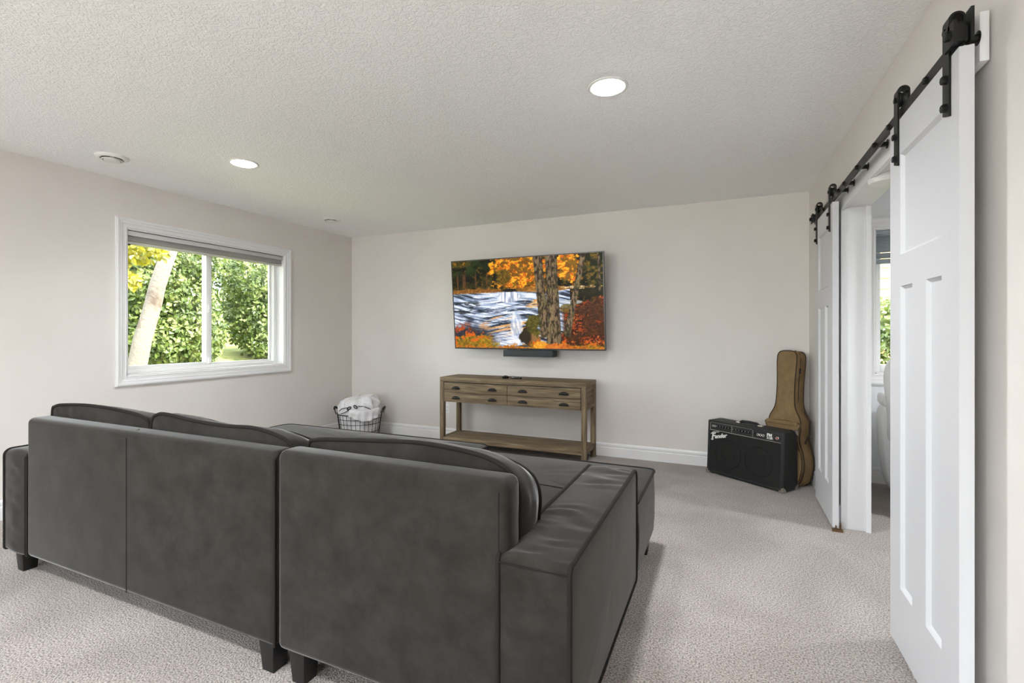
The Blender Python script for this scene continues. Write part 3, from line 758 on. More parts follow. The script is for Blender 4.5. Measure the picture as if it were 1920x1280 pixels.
def picture(nx=420, ny=236):
    rng = np.random.RandomState(5)
    uu, vv = np.meshgrid((np.arange(nx + 1)) / nx, (np.arange(ny + 1)) / ny)
    def vn(fx, fy, x=uu, y=vv):
        G = rng.rand(int(fy) + 4, int(fx) + 4)
        X = np.clip(x, -.02, 1.02) * fx + .5; Y = np.clip(y, -.02, 1.02) * fy + .5
        xi = np.floor(X).astype(int); yi = np.floor(Y).astype(int); a = X - xi; b = Y - yi
        a = a * a * (3 - 2 * a); b = b * b * (3 - 2 * b)
        xi = np.clip(xi, 0, G.shape[1] - 2); yi = np.clip(yi, 0, G.shape[0] - 2)
        return (G[yi, xi] * (1 - a) + G[yi, xi + 1] * a) * (1 - b) + (G[yi + 1, xi] * (1 - a) + G[yi + 1, xi + 1] * a) * b
    def fbm(fx, fy, o=4, **k):
        s = 0; w_ = .5; t_ = 0
        for i in range(o): s = s + w_ * vn(fx * 2 ** i, fy * 2 ** i, **k); t_ += w_; w_ *= .62
        return s / t_
    def C(r_, g_, b__): return np.array([r_, g_, b__], float)
    img = np.zeros(uu.shape + (3,))
    def put(mask, colr):
        nonlocal img
        mk = np.clip(mask, 0, 1)[..., None]
        img = img * (1 - mk) + colr * mk
    def ss(a, b, x): t_ = np.clip((x - a) / (b - a), 0, 1); return t_ * t_ * (3 - 2 * t_)
    def mixc(c1, c2, t_): t_ = np.clip(t_, 0, 1)[..., None]; return c1 * (1 - t_) + c2 * t_
    # forest background
    n1 = fbm(14, 12, 5); n2 = fbm(40, 30, 3); n3 = fbm(90, 70, 2)
    base = mixc(C(16, 16, 8), C(66, 62, 22), ss(.42, .68, n1)); base = mixc(base, C(168, 108, 26), ss(.54, .70, n2 * .6 + n3 * .4) * .8)
    put(np.ones_like(uu), base)
    dk = ss(.35, .0, uu) * ss(.62, .74, vv) * ss(.95, .8, vv)
    put(dk * .75, C(16, 16, 8))
    put(ss(.45, .6, fbm(10, 9, 4)) * ss(.42, .1, uu) * ss(.78, .9, vv) * .85, C(40, 58, 24))
    for tx, wd in ((.085, .012), (.25, .005), (.17, .005), (.035, .006)):
        put((np.abs(uu - tx) < wd) * ss(.64, .66, vv) * ss(.9, .8, vv) * .8, mixc(C(70, 44, 22), C(120, 78, 40), n3))
    # orange canopies
    can = mixc(C(196, 96, 16), C(252, 176, 40), ss(.38, .66, n3)); can = mixc(can, C(92, 66, 20), ss(.56, .42, n2) * .8)
    e1 = 1 - (((uu - .47) / .21) ** 2 + ((vv - .90) / .20) ** 2)
    put(ss(-.15, .3, e1 + (n2 - .5) * 1.5), can)
    e2 = 1 - (((uu - .46) / .16) ** 2 + ((vv - .72) / .07) ** 2)
    put(ss(-.1, .25, e2 + (n3 - .5) * 2.2) * .9, can)
    e3 = 1 - (((uu - .79) / .075) ** 2 + ((vv - .88) / .19) ** 2)
    put(ss(-.1, .25, e3 + (n2 - .5) * 1.4), can * np.array([1.05, 1.08, 1.1]))
    put(ss(.2, .5, 1 - (((uu - .36) / .07) ** 2 + ((vv - .80) / .10) ** 2) + (n2 - .5)) * .6, C(44, 52, 20))
    put(ss(.86, .93, uu) * ss(.5, .62, vv) * .75, mixc(C(34, 40, 16), C(110, 92, 34), ss(.45, .65, n2)))
    # far bank
    bank = .655 + .015 * np.sin(uu * 9) + (n2 - .5) * .03
    put(ss(bank + .015, bank, vv) * ss(.40, .34, uu), mixc(C(96, 54, 20), C(172, 118, 44), n3))
    # river
    wl = .625 + .02 * uu + (n2 - .5) * .012
    st = fbm(7, 60, 4, y=vv + .16 * uu + .05 * np.sin(uu * 9)); st2 = fbm(16, 110, 3, y=vv + .22 * uu)
    riv = mixc(C(34, 42, 54), C(150, 168, 198), ss(.33, .56, st)); riv = mixc(riv, C(238, 242, 250), ss(.46, .66, st2 * .5 + st * .5))
    up = ss(.52, .60, vv)
    put(ss(wl + .008, wl - .008, vv) * (uu < .8), riv)
    rocks = ss(.56, .66, fbm(9, 22, 3, y=vv + .1 * uu)) * ss(.30, .12, uu) * ss(.34, .42, vv) * ss(.62, .55, vv)
    put(rocks * .9, mixc(C(14, 16, 18), C(60, 66, 72), n3))
    put(ss(.05, .3, 1 - (((uu - .62) / .20) ** 2 + ((vv - .65) / .035) ** 2)) * .85, mixc(C(108, 70, 22), C(220, 150, 60), n2))
    wf = ss(0, .4, 1 - (((uu - .40) / .085) ** 2 + ((vv - .575) / .07) ** 2))
    put(wf, mixc(C(150, 160, 184), C(250, 250, 255), ss(.35, .6, fbm(90, 7, 2))))
    put(ss(.1, .5, 1 - (((uu - .405) / .06) ** 2 + ((vv - .648) / .022) ** 2)), C(30, 26, 24))
    # calm gold reflections in the mid river
    gold = fbm(8, 44, 3, y=vv - .35 * uu)
    put(ss(.46, .66, gold) * ss(.0, .5, 1 - (((uu - .36) / .20) ** 2 + ((vv - .25) / .15) ** 2)) * .9, mixc(C(206, 132, 66), C(250, 206, 150), n3))
    put(ss(.48, .64, fbm(9, 40, 3, y=vv - .2 * uu)) * ss(.0, .5, 1 - (((uu - .56) / .09) ** 2 + ((vv - .50) / .06) ** 2)), mixc(C(190, 120, 48), C(252, 224, 176), n3))
    put(ss(.1, .6, 1 - (((uu - .445) / .05) ** 2 + ((vv - .22) / .24) ** 2)) * .8, mixc(C(170, 186, 214), C(252, 252, 255), ss(.3, .6, fbm(60, 9, 3, x=uu + .12 * vv))))
    put(ss(.1, .6, 1 - (((uu - .36) / .09) ** 2 + ((vv - .09) / .13) ** 2)) * .75, mixc(C(150, 160, 190), C(246, 246, 250), ss(.35, .6, st2)))
    # lower left rocks
    rk = ss(.0, .12, .33 - .35 * np.abs(uu - .09) ** .9 - vv + (n2 - .5) * .08) * ss(.34, .20, uu)
    put(rk, mixc(C(26, 28, 36), C(64, 62, 68), n3))
    put(rk * ss(.14, .2, vv) * ss(.50, .60, n2) * ss(.16, .08, uu), mixc(C(120, 40, 20), C(216, 96, 44), n3))
    # centre boulders
    bo = ss(.0, .3, 1 - (((uu - .535) / .07) ** 2 + ((vv - .11) / .12) ** 2) + (n1 - .5) * 2.0)
    put(bo, mixc(C(48, 38, 26), C(140, 104, 62), ss(.4, .62, fbm(20, 50, 3, y=vv - .6 * uu))))
    mo = ss(.0, .4, 1 - (((uu - .56) / .06) ** 2 + ((vv - .25) / .12) ** 2) + (n2 - .5) * 2.6)
    put(mo, mixc(C(48, 46, 16), C(126, 112, 40), n3))
    # right bank with red leaves
    edge = .44 + .55 * (uu - .78)
    rb = ss(.02, -.02, vv - edge + (n2 - .5) * .08) * ss(.735, .77, uu + .0 * vv + .35 * np.clip(.2 - vv, 0, 1))
    lv = mixc(C(58, 26, 12), C(150, 62, 22), ss(.36, .66, n3)); lv = mixc(lv, C(206, 116, 56), ss(.62, .78, fbm(70, 90, 2))); lv = mixc(lv, C(52, 34, 16), ss(.52, .38, fbm(9, 8, 3)) * .7)
    put(rb, lv)
    put(ss(.0, .3, 1 - (((uu - .93) / .10) ** 2 + ((vv - .60) / .06) ** 2) + (n2 - .5)) * .85, C(34, 30, 14))
    put(ss(.0, .3, 1 - (((uu - .85) / .12) ** 2 + ((vv - .655) / .018) ** 2) + (n2 - .5) * 2.2) * .75, mixc(C(150, 110, 60), C(246, 222, 176), ss(.4, .6, n3)))
    put(ss(.0, .3, 1 - (((uu - .80) / .08) ** 2 + ((vv - .50) / .025) ** 2)) * .7, C(200, 204, 206))
    put(ss(.0, .3, 1 - (((uu - .78) / .05) ** 2 + ((vv - .43) / .05) ** 2) + (n2 - .5)) * .8, mixc(C(60, 54, 18), C(140, 110, 40), n3))
    # bottom foliage
    bf = ss(.02, -.02, vv - (.06 + .09 * ss(.30, .05, np.abs(uu - .16)) + (n2 - .5) * .16))
    put(bf * np.clip(ss(.33, .24, uu + (n2 - .5) * .2) + ss(.5, .56, uu), 0, 1), mixc(mixc(C(74, 58, 14), C(206, 160, 36), n3), C(214, 96, 24), ss(.52, .64, n2)))
    put(ss(.03, .0, vv - .005 - (n2 - .5) * .12), mixc(C(120, 60, 18), C(236, 150, 40), n3))
    # trunks
    bk = fbm(120, 26, 3)
    def trunk(x0_, x1_, wtop, wbot, v0):
        t_ = (1 - vv); cx = x0_ + (x1_ - x0_) * t_; hw = (wtop + (wbot - wtop) * t_ ** 2) / 2
        d_ = (uu - cx) / hw
        sh = mixc(C(46, 38, 28), C(136, 112, 84), ss(.34, .66, bk) * (.55 + .45 * np.sqrt(np.clip(1 - (d_ + .1) ** 2, 0, 1))))
        sh = mixc(sh, C(116, 116, 60), ss(.56, .7, n2) * .35)
        put(ss(1.06, .96, np.abs(d_)) * (vv > v0), sh)
    trunk(.885, .755, .034, .046, .13)
    trunk(.975, .985, .014, .018, .60)
    trunk(.598, .640, .060, .058, .12)
    trunk(.686, .692, .074, .100, .05)
    put(ss(.0, .3, 1 - (((uu - .60) / .05) ** 2 + ((vv - .03) / .06) ** 2) + (n3 - .5) * 1.2), mixc(C(206, 120, 26), C(250, 190, 60), n3))
    put(ss(.0, .3, 1 - (((uu - .72) / .10) ** 2 + ((vv - .02) / .04) ** 2) + (n3 - .5) * 1.6), mixc(C(150, 60, 22), C(230, 140, 50), n3))
    img = np.clip(img / 255., 0, 1)
    return uu, vv, np.where(img <= .04045, img / 12.92, ((img + .055) / 1.055) ** 2.4)
def make_screen():
    nx, ny = 420, 236
    uu, vv, colr = picture(nx, ny)
    sw, sh = TW - 2 * b_, TH_ - 2 * b_ - .004
    co = np.stack([-sw / 2 + uu * sw, np.full_like(uu, .0), b_ + .004 + vv * sh], -1).reshape(-1, 3)
    idx = np.arange((nx + 1) * (ny + 1)).reshape(ny + 1, nx + 1)
    q = np.stack([idx[:-1, :-1], idx[:-1, 1:], idx[1:, 1:], idx[1:, :-1]], -1).reshape(-1, 4)
    me = bpy.data.meshes.new('screen'); me.from_pydata(co.tolist(), [], q.tolist()); me.update()
    at = me.color_attributes.new('picture', 'FLOAT_COLOR', 'POINT')
    at.data.foreach_set('color', np.concatenate([colr.reshape(-1, 3), np.ones((co.shape[0], 1))], 1).astype(np.float32).ravel())
    m, nt, b = newmat('tv_picture')
    vc = nt.nodes.new('ShaderNodeVertexColor'); vc.layer_name = 'picture'
    b.inputs['Base Color'].default_value = (.004, .004, .004, 1); b.inputs['Roughness'].default_value = .4; b.inputs['Specular IOR Level'].default_value = .12
    nt.links.new(vc.outputs['Color'], b.inputs['Emission Color']); b.inputs['Emission Strength'].default_value = .68
    o = link('screen', me, m, tv); o['label'] = 'lit screen with an autumn river picture'
make_screen()

sb = thing('soundbar', 'short charcoal speaker bar mounted just under the television', 'speaker', (-1.863, 4.64, .985))
prf = [(-.278, .085), (-.278, -.038), (.245, -.038), (.262, -.034), (.272, -.026), (.277, -.012), (.277, .085)]
MB().prism(prf, (-.002, .066), lambda a, b, e: (a, b, e)).build('speaker_body', M['soundbar'], sb, bevel=.004)
MB().box(-.10, .10, .0, .10, .0662, .071).build('bracket', M['iron'], sb)
MB().box(-.06, .06, .085, YB - 4.64, .01, .06).build('wall_arm', M['iron'], sb)

# ------------------------------------------------------------------ guitar amplifier
AW, AD, AH = .685, .200, .462
ang = math.atan2(-.40, .565)
am = thing('guitar_amplifier', 'black twin speaker guitar combo amplifier standing on the carpet', 'amplifier', (-.158, 4.612, 0), (0, 0, ang))
cab = MB().prism([(0, .006), (AW, .006), (AW, AH), (0, AH)], (0, 1), lambda a, b, e: (a, e, b))
cab = MB().hexa([(0, 0, .006), (AW, 0, .006), (AW, AD, .006), (0, AD, .006)], [(0, .022, AH), (AW, .022, AH), (AW, AD, AH), (0, AD, AH)]).build('cabinet', M['tolex'], am, bevel=.010, seg=3)
sl = .022 / (AH - .006)
FR = lambda x, z, e: (x, (z - .006) * sl - e, z)        # point on the raked front, e = proud of it
def slab(name, x0, x1, z0, z1, e0, e1, mt, parent=am, bevel=0):
    return MB().hexa([FR(x0, z0, e0), FR(x1, z0, e0), FR(x1, z1, e0), FR(x0, z1, e0)], [FR(x0, z0, e1), FR(x1, z0, e1), FR(x1, z1, e1), FR(x0, z1, e1)]).build(name, mt, parent, bevel=bevel)
gr = slab('grille_cloth', .030, AW - .030, .034, .372, -.004, .003, M['grille'])
for cxs in (.205, .480):
    for r0, w_ in ((.118, .006), (.060, .004)):
        path = [FR(cxs + r0 * math.cos(2 * PI * k / 40), .195 + r0 * math.sin(2 * PI * k / 40), .0030) for k in range(40)]
        MB().tube(path, w_ * .45, 6, closed=True).build('speaker_ring', M['grille2'], gr, smooth=True)
slab('front_trim', .018, AW - .018, .022, .032, -.003, .006, M['tolex'])
pn = slab('control_panel', .028, AW - .028, .380, .446, -.004, .002, M['panel_black'])
slab('silver_line', .028, AW - .028, .3785, .3825, .0015, .0035, M['chrome'], pn)
slab('silver_line', .028, .0305, .3825, .440, .0015, .0032, M['chrome'], pn)
for xx in (.236, .425):
    slab('silver_line', xx, xx + .0025, .386, .440, .0015, .0032, M['chrome'], pn)
slab('silver_line', .030, .42, .4445, .4458, .0015, .0032, M['chrome'], pn)
def knob(x, z, r_, mt, ring_=False):
    p = Vector(FR(x, z, .001)); 
    if ring_:
        path = [FR(x + r_ * math.cos(2 * PI * k / 18), z + r_ * math.sin(2 * PI * k / 18), .003) for k in range(18)]
        MB().tube(path, .0022, 6, closed=True).build('jack', M['chrome'], pn, smooth=True)
    else:
        k = MB().lathe([(r_, 0), (r_ * .86, -.014), (r_ * .5, -.015), (.0001, -.015)], 18, p, 'y').build('knob', mt, pn, smooth=True)
        MB().box(x - .001, x + .001, p.y - .0162, p.y - .0148, z, z + r_ * .8).build('pointer', M['print_white'], k)
for x in (.056, .076): knob(x, .416, .0075, None, True)
for k in range(5): knob(.106 + .027 * k, .418, .0095, M['black_matte'])
for k in range(6): knob(.256 + .028 * k, .416, .0095, M['black_matte'])
knob(.440, .420, .0080, M['black_matte'])
for x in (.470, .492, .514): knob(x, .413, .0085, None, True)
lamp = MB().lathe([(.0085, 0), (.0085, -.004), (.0055, -.009), (.0001, -.0105)], 18, FR(.628, .413, .001), 'y').build('pilot_lamp', mat('pilot_lens', (150, 60, 60), .3), pn, smooth=True)
MB().tube([FR(.628 + .010 * math.cos(2 * PI * k / 18), .413 + .010 * math.sin(2 * PI * k / 18), .003) for k in range(18)], .0022, 6, closed=True).build('lamp_collar', M['chrome'], lamp, smooth=True)

def lettering(name, text, size, parent, at, rot_in_plane=0.0, shear=0.0, depth=.0012, offset=0.0, mt=None):
    cu = bpy.data.curves.new(name, 'FONT'); cu.body = text; cu.size = size; cu.shear = shear; cu.extrude = depth; cu.offset = offset
    cu.resolution_u = 3
    tmp = bpy.data.objects.new(name, cu); COL.objects.link(tmp)
    dg = bpy.context.evaluated_depsgraph_get()
    me = bpy.data.meshes.new_from_object(tmp.evaluated_get(dg))
    bpy.data.objects.remove(tmp, do_unlink=True)
    me.materials.clear()
    tilt = math.atan(sl)
    mx = Matrix.Translation(at) @ Matrix.Rotation(PI / 2 - tilt, 4, 'X') @ Matrix.Rotation(rot_in_plane, 4, 'Z')
    me.transform(mx)
    return link(name, me, mt or M['print_white'], parent)
lettering('script_badge', 'F', .072, am, FR(.046, .300, .005), math.radians(14), .38, .003, .0022)
lettering('script_badge', 'ender', .050, am, FR(.078, .310, .005), math.radians(14), .38, .003, .0014)
MB().tube([FR(.040, .345, .006), FR(.062, .364, .006), (FR(.092, .368, .006)), FR(.118, .372, .006)], .0032, 6).build('badge_flourish', M['print_white'], am, smooth=True)
MB().tube([FR(.042, .298, .006), FR(.056, .294, .006), FR(.066, .302, .006)], .0030, 6).build('badge_flourish', M['print_white'], am, smooth=True)
lettering('panel_lettering', 'FM', .034, pn, FR(.543, .414, .0025), 0, .08, .0008, .0012)
lettering('panel_lettering', '212R', .0235, pn, FR(.543, .395, .0025), 0, .08, .0008, .0008)
# handle
hd = MB().tube([(.250, .105, AH + .006), (.275, .105, AH + .019), (.340, .105, AH + .022), (.405, .105, AH + .019), (.430, .105, AH + .006)], [.010, .011, .011, .011, .010], 10).build('handle', M['black_matte'], am, smooth=True)
for x in (.222, .418): MB().box(x, x + .042, .090, .120, AH - .001, AH + .012).build('handle_cap', M['chrome'], hd, bevel=.004)
# metal corner guards
for (x, y, z) in ((0, 0, .006), (AW, 0, .006), (AW, AD, .006), (AW, AD, AH), (0, AD, AH), (0, AD, .006)):
    sx = 1 if x == 0 else -1; sy = 1 if y == 0 else -1; sz = 1 if z < .2 else -1
    s_ = .044; e = .0028
    a = Vector((x - sx * e, y - sy * e, z - sz * e))
    mb = MB()
    for ax in range(3):
        u_ = Vector((sx, 0, 0)); v_ = Vector((0, sy, 0)); w_ = Vector((0, 0, sz))
        p, q = [(u_, v_), (v_, w_), (w_, u_)][ax]
        o3 = [w_, u_, v_][ax]
        pts = [a, a + p * s_, a + p * s_ * .62 + q * s_ * .62, a + q * s_]
        mb.hexa(pts, [k + o3 * .003 for k in pts])
    mb.build('corner_guard', M['chrome'], am)
for x in (.05, AW - .05):
    for y in (.03, AD - .03):
        MB().lathe([(.014, 0), (.015, .007)], 12, (x, y, 0), 'z', True, True).build('rubber_foot', M['black_matte'], am)

# ------------------------------------------------------------------ guitar gig bag
gb = thing('guitar_bag', 'tan canvas acoustic guitar bag leaning in the corner behind the amplifier', 'guitar bag', (.418, 4.512, .004), (math.radians(-6.0), math.radians(-1.5), math.radians(-40)))
half = [(.09, .0), (.150, .035), (.176, .11), (.182, .17), (.172, .25), (.145, .325), (.134, .37), (.138, .43), (.141, .47), (.130, .535), (.100, .59), (.084, .635), (.078, .70), (.077, .82), (.083, .94), (.085, 1.01), (.078, 1.055), (.045, 1.080)]
outl = [(-a, b) for a, b in half[::-1]] + [(a, b) for a, b in half]
outl = resample(smooth_loop(outl[::-1], 4), .025)
GT = .115
G3 = lambda u, v, w: (u, GT / 2 - w, v)
bag = cushion('bag_shell', outl, GT, (.012, .012), G3, M['bag'], gb, amp=.005, freq=7, seed=21, border=.006, pipe=.0045, pipemat=M['bag_trim'], centre=(0, .40), power=4)
pk = [(-.150, .04), (-.172, .11), (-.178, .17), (-.168, .25), (-.140, .33), (-.130, .38), (-.134, .44), (-.134, .50), (.134, .50), (.134, .44), (.130, .38), (.140, .33), (.168, .25), (.178, .17), (.172, .11), (.150, .04), (.07, .012), (-.07, .012)]
cushion('front_pocket', resample(smooth_loop(pk, 3), .03), .024, (.010, 0), lambda u, v, w: (u, -.016 - w, v), M['bag'], gb, amp=.004, freq=8, seed=23, border=.002, pipe=.0032, pipemat=M['bag_trim'], centre=(0, .25), rims=(0,))
MB().box(-.134, .134, -.040, -.030, .478, .508).build('pocket_flap', M['bag'], gb, bevel=.004)
MB().tube([(.082, .035, .60), (.083, .04, .70), (.082, .04, .82), (.088, .04, .94), (.091, .04, 1.01), (.080, .04, 1.062), (.04, .04, 1.09)], .0035, 6).build('zipper', M['bag_trim'], gb, smooth=True)
MB().box(.086, .094, .030, .048, .90, .945).build('zipper_pull', M['ribbon'], gb, bevel=.002)
MB().tube([(.145, .055, .34), (.175, .055, .42), (.178, .055, .52), (.13, .055, .60)], .007, 6).build('carry_strap', M['bag_trim'], gb, smooth=True)

# ------------------------------------------------------------------ wire basket and blanket
bc = (-3.915, 4.440, 0)
bk = thing('wire_basket', 'dark wire basket standing in the far corner of the room', 'basket', bc)
RT, RB, BH = .250, .210, .300
rings_ = [(.012, RB), (.10, RB + (RT - RB) * .33), (.19, RB + (RT - RB) * .63), (.245, RB + (RT - RB) * .82), (BH, RT)]
for z, rr in rings_:
    MB().tube([(rr * math.cos(2 * PI * k / 40), rr * math.sin(2 * PI * k / 40), z) for k in range(40)], .0055 if z == BH else .0035, 6, closed=True).build('hoop', M['wire'], bk, smooth=True)
nw = 30
first = MB().tube([(RB, 0, .012), (RT, 0, BH)], .0028, 5).build('upright', M['wire'], bk)
for k in range(1, nw): part('upright', first, bk, rot=(0, 0, 2 * PI * k / nw))
for k in range(7):
    yy = -.18 + .06 * k; h = math.sqrt(RB * RB - yy * yy)
    MB().tube([(-h, yy, .008), (h, yy, .008)], .0028, 5).build('base_wire', M['wire'], bk)
va = math.atan2(.405, .914)
for s_ in (1, -1):
    a0 = va + (0 if s_ == 1 else PI)
    pts = []
    for k in range(9):
        t_ = PI * k / 8
        a = a0 + .22 * math.cos(t_)
        rr = RT + .012 + .028 * math.sin(t_)
        pts.append((rr * math.cos(a), rr * math.sin(a), BH - .01 + .075 * math.sin(t_)))
    hd = MB().tube(pts, .006, 6).build('handle', M['wire'], bk, smooth=True)
    MB().tube(pts[2:7], .011, 8).build('handle_grip', M['ribbon'], hd, smooth=True)

bt = thing('throw_blanket', 'crumpled white throw blanket spilling over the wire basket rim', 'blanket', bc)
def blanket():
    V = []; Fq = []; nA, nR = 96, 30
    for i in range(nR + 1):
        t_ = i / nR
        for k in range(nA):
            a = 2 * PI * k / nA
            ca, sa = math.cos(a), math.sin(a)
            if t_ < .28:                                   # inside the basket
                s_ = t_ / .28; rr = (RB - .012) + (RT - RB) * s_; z = .014 + (BH - .02) * s_
                rr *= .985 + .012 * noise.noise(Vector((ca * 6, sa * 6, z * 9)))
                p = Vector((rr * ca, rr * sa, z))
            else:
                s_ = (t_ - .28) / .72
                rr = (RT - .008) * math.cos(s_ * PI / 2) ** .62 if s_ < 1 else 0
                lat = rr * (ca * math.cos(va) + sa * math.sin(va))         # to the right as seen
                top = .205 + .035 * (lat / RT) + .02 * noise.noise(Vector((ca * 1.5, sa * 1.5, 3)))
                z = BH - .006 + top * math.sin(s_ * PI / 2) ** .75
                p = Vector((rr * ca, rr * sa, z))
                f = noise.noise(Vector((p.x * 9 + 5, p.y * 9, p.z * 7))) * .026 + noise.noise(Vector((p.x * 20, p.y * 20, p.z * 12))) * .020
                fold = .014 * math.sin((lat * 85 + p.z * 45)) * max(0, .35 + .65 * lat / RT) * (1 - s_)
                p += Vector((ca, sa, .6)) * (f * min(1, s_ * 4) + fold * min(1, s_ * 5))
            V.append(p)
    for i in range(nR):
        for k in range(nA):
            Fq.append((i * nA + k, i * nA + (k + 1) % nA, (i + 1) * nA + (k + 1) % nA, (i + 1) * nA + k))
    Fq.append(tuple(range(nA))[::-1])
    MB().add(V, Fq).build('bundle', M['blanket'], bt, smooth=True, angle=PI)
    # the corner hanging over the rim toward the room
    n, m = 26, 14
    a0, a1 = va - PI / 2 - .15, va - .25
    V = []; Fq = []
    for j in range(m + 1):
        s_ = j / m
        for i in range(n + 1):
            u = i / n; a = a0 + (a1 - a0) * u
            drop = .010 + .060 * max(0, math.sin(u * PI)) ** 1.0
            rr = RT + .012 + .012 * math.sin(u * 30 + s_ * 2) * s_ + .006
            z = BH + .060 - s_ * (drop + .055)
            if s_ < .25: rr = RT - .030 + (.048) * math.sin(s_ / .25 * PI / 2)
            if s_ < .25: z += .02 * math.sin(s_ / .25 * PI)
            rr += .006 * noise.noise(Vector((u * 8, s_ * 4, 1)))
            V.append((rr * math.cos(a), rr * math.sin(a), z))
    for j in range(m):
        for i in range(n):
            Fq.append((j * (n + 1) + i, j * (n + 1) + i + 1, (j + 1) * (n + 1) + i + 1, (j + 1) * (n + 1) + i))
    fl = MB().add(V, Fq).build('hanging_corner', M['blanket'], bt, smooth=True, angle=PI)
    md = fl.modifiers.new('thick', 'SOLIDIFY'); md.thickness = .006
blanket()
def on_blanket(a, z, lift=.014):
    sn = max(0, min(1, (z - BH + .006) / .215)) ** (1 / .75)
    rr = (RT - .008) * math.cos(math.asin(sn)) ** .62 + lift
    return Vector((rr * math.cos(a), rr * math.sin(a), z))
f0 = va - PI / 2
for nm, keys in (('dark_edging', [(-.75, .345), (-.60, .372), (-.40, .385), (-.22, .392)]), ('dark_edging', [(-.62, .318), (-.40, .335), (-.22, .358), (-.12, .376)]),
                 ('dark_edging', [(.22, .408), (.40, .404), (.58, .392), (.74, .372), (.84, .352)]), ('dark_edging', [(.98, .335), (1.08, .318), (1.12, .308)])):
    MB().tube([on_blanket(f0 + k, z) for k, z in keys], .0045, 6).build(nm, M['ribbon'], bt, smooth=True)
for k0, z0_, sg in ((-.16, .386, 1), (.12, .402, -1)):
    pth = [on_blanket(f0 + k0 + .16 * math.cos(q) * .5, z0_ + .014 * math.sin(q) + sg * .010 * math.cos(q), .022) for q in [2 * PI * i / 10 for i in range(10)]]
    MB().tube(pth, .006, 6, closed=True).build('bow', M['ribbon'], bt, smooth=True)

# ------------------------------------------------------------------ adjoining room: white recliner
rc = thing('recliner', 'white leather recliner seen through the doorway', 'armchair', (1.6, 4.3, 0))
oR = (1.6, 4.3, 0)
RY = lambda yc: (lambda u, v, w: (u, yc - w, v))
side = smooth_loop([(1.165, .055), (1.30, .045), (1.90, .045), (2.02, .12), (2.02, .50), (1.90, .60), (1.45, .64), (1.30, .66), (1.16, .665), (1.105, .64), (1.098, .50), (1.115, .28)], 5)
for yc in (4.60, 3.98):
    cushion('side_arm', resample(side, .04), .16, (.02, .02), RY(yc), M['leather'], rc, amp=.004, freq=6, seed=31, pipe=0, org=oR, border=.02)
MB(oR).box(1.25, 1.98, 4.06, 4.52, .10, .46).build('seat', M['leather'], rc, bevel=.05, seg=4)
back = smooth_loop([(1.14, .40), (1.30, .40), (1.36, .60), (1.30, .84), (1.24, 1.02), (1.14, 1.03), (1.10, .90), (1.12, .64)], 5)
cushion('backrest', resample(back, .04), .46, (.02, .02), RY(4.29), M['leather'], rc, amp=.004, freq=6, seed=33, pipe=0, org=oR, border=.015)
headp = round_rect(1.100, 1.24, .670, .762, .03, step=.02)
cushion('arm_pad', headp, .17, (.012, .012), RY(4.60), M['leather'], rc, amp=.003, freq=6, seed=35, pipe=0, org=oR, border=.008)
for x in (1.20, 1.92):
    for y in (3.98, 4.60): MB(oR).lathe([(.022, 0), (.025, .052)], 12, (x, y, 0), 'z', True, True).build('leg', M['leg_black'], rc)

# ------------------------------------------------------------------ outside
rnd = np.random.RandomState(11)
gx = np.linspace(-18, -4.56, 40); gy = np.linspace(-6, 22, 60)
V = []; Fq = []
for i, x in enumerate(gx):
    for j, y in enumerate(gy):
        d_ = -4.56 - x
        V.append((x, y, .30 + .075 * d_ + .012 * d_ * d_ * .6 + .05 * noise.noise(Vector((x * .8, y * .8, 0)))))
for i in range(39):
    for j in range(59): Fq.append((i * 60 + j, (i + 1) * 60 + j, (i + 1) * 60 + j + 1, i * 60 + j + 1))
struct(MB().add(V, Fq).build('ground_bank', M['grass'], smooth=True), 'sunlit grassy bank outside the sliding window', 'ground')
struct(MB().box(-4.5, 14, YA + .16, 20, .1, .3).build('ground_side', M['grass']), 'grass outside the adjoining room window', 'ground')

M['patio'] = mat('concrete', (176, 170, 162), .9, col2=(160, 154, 146), scale=4)  # for the added patio that bounces daylight up to the ceiling
struct(MB().box(-9, 9, -16, YR - .16, -.25, -.05).build('ground_patio', M['patio']), 'unseen concrete patio added behind the room to bounce sunlight indoors', 'ground')

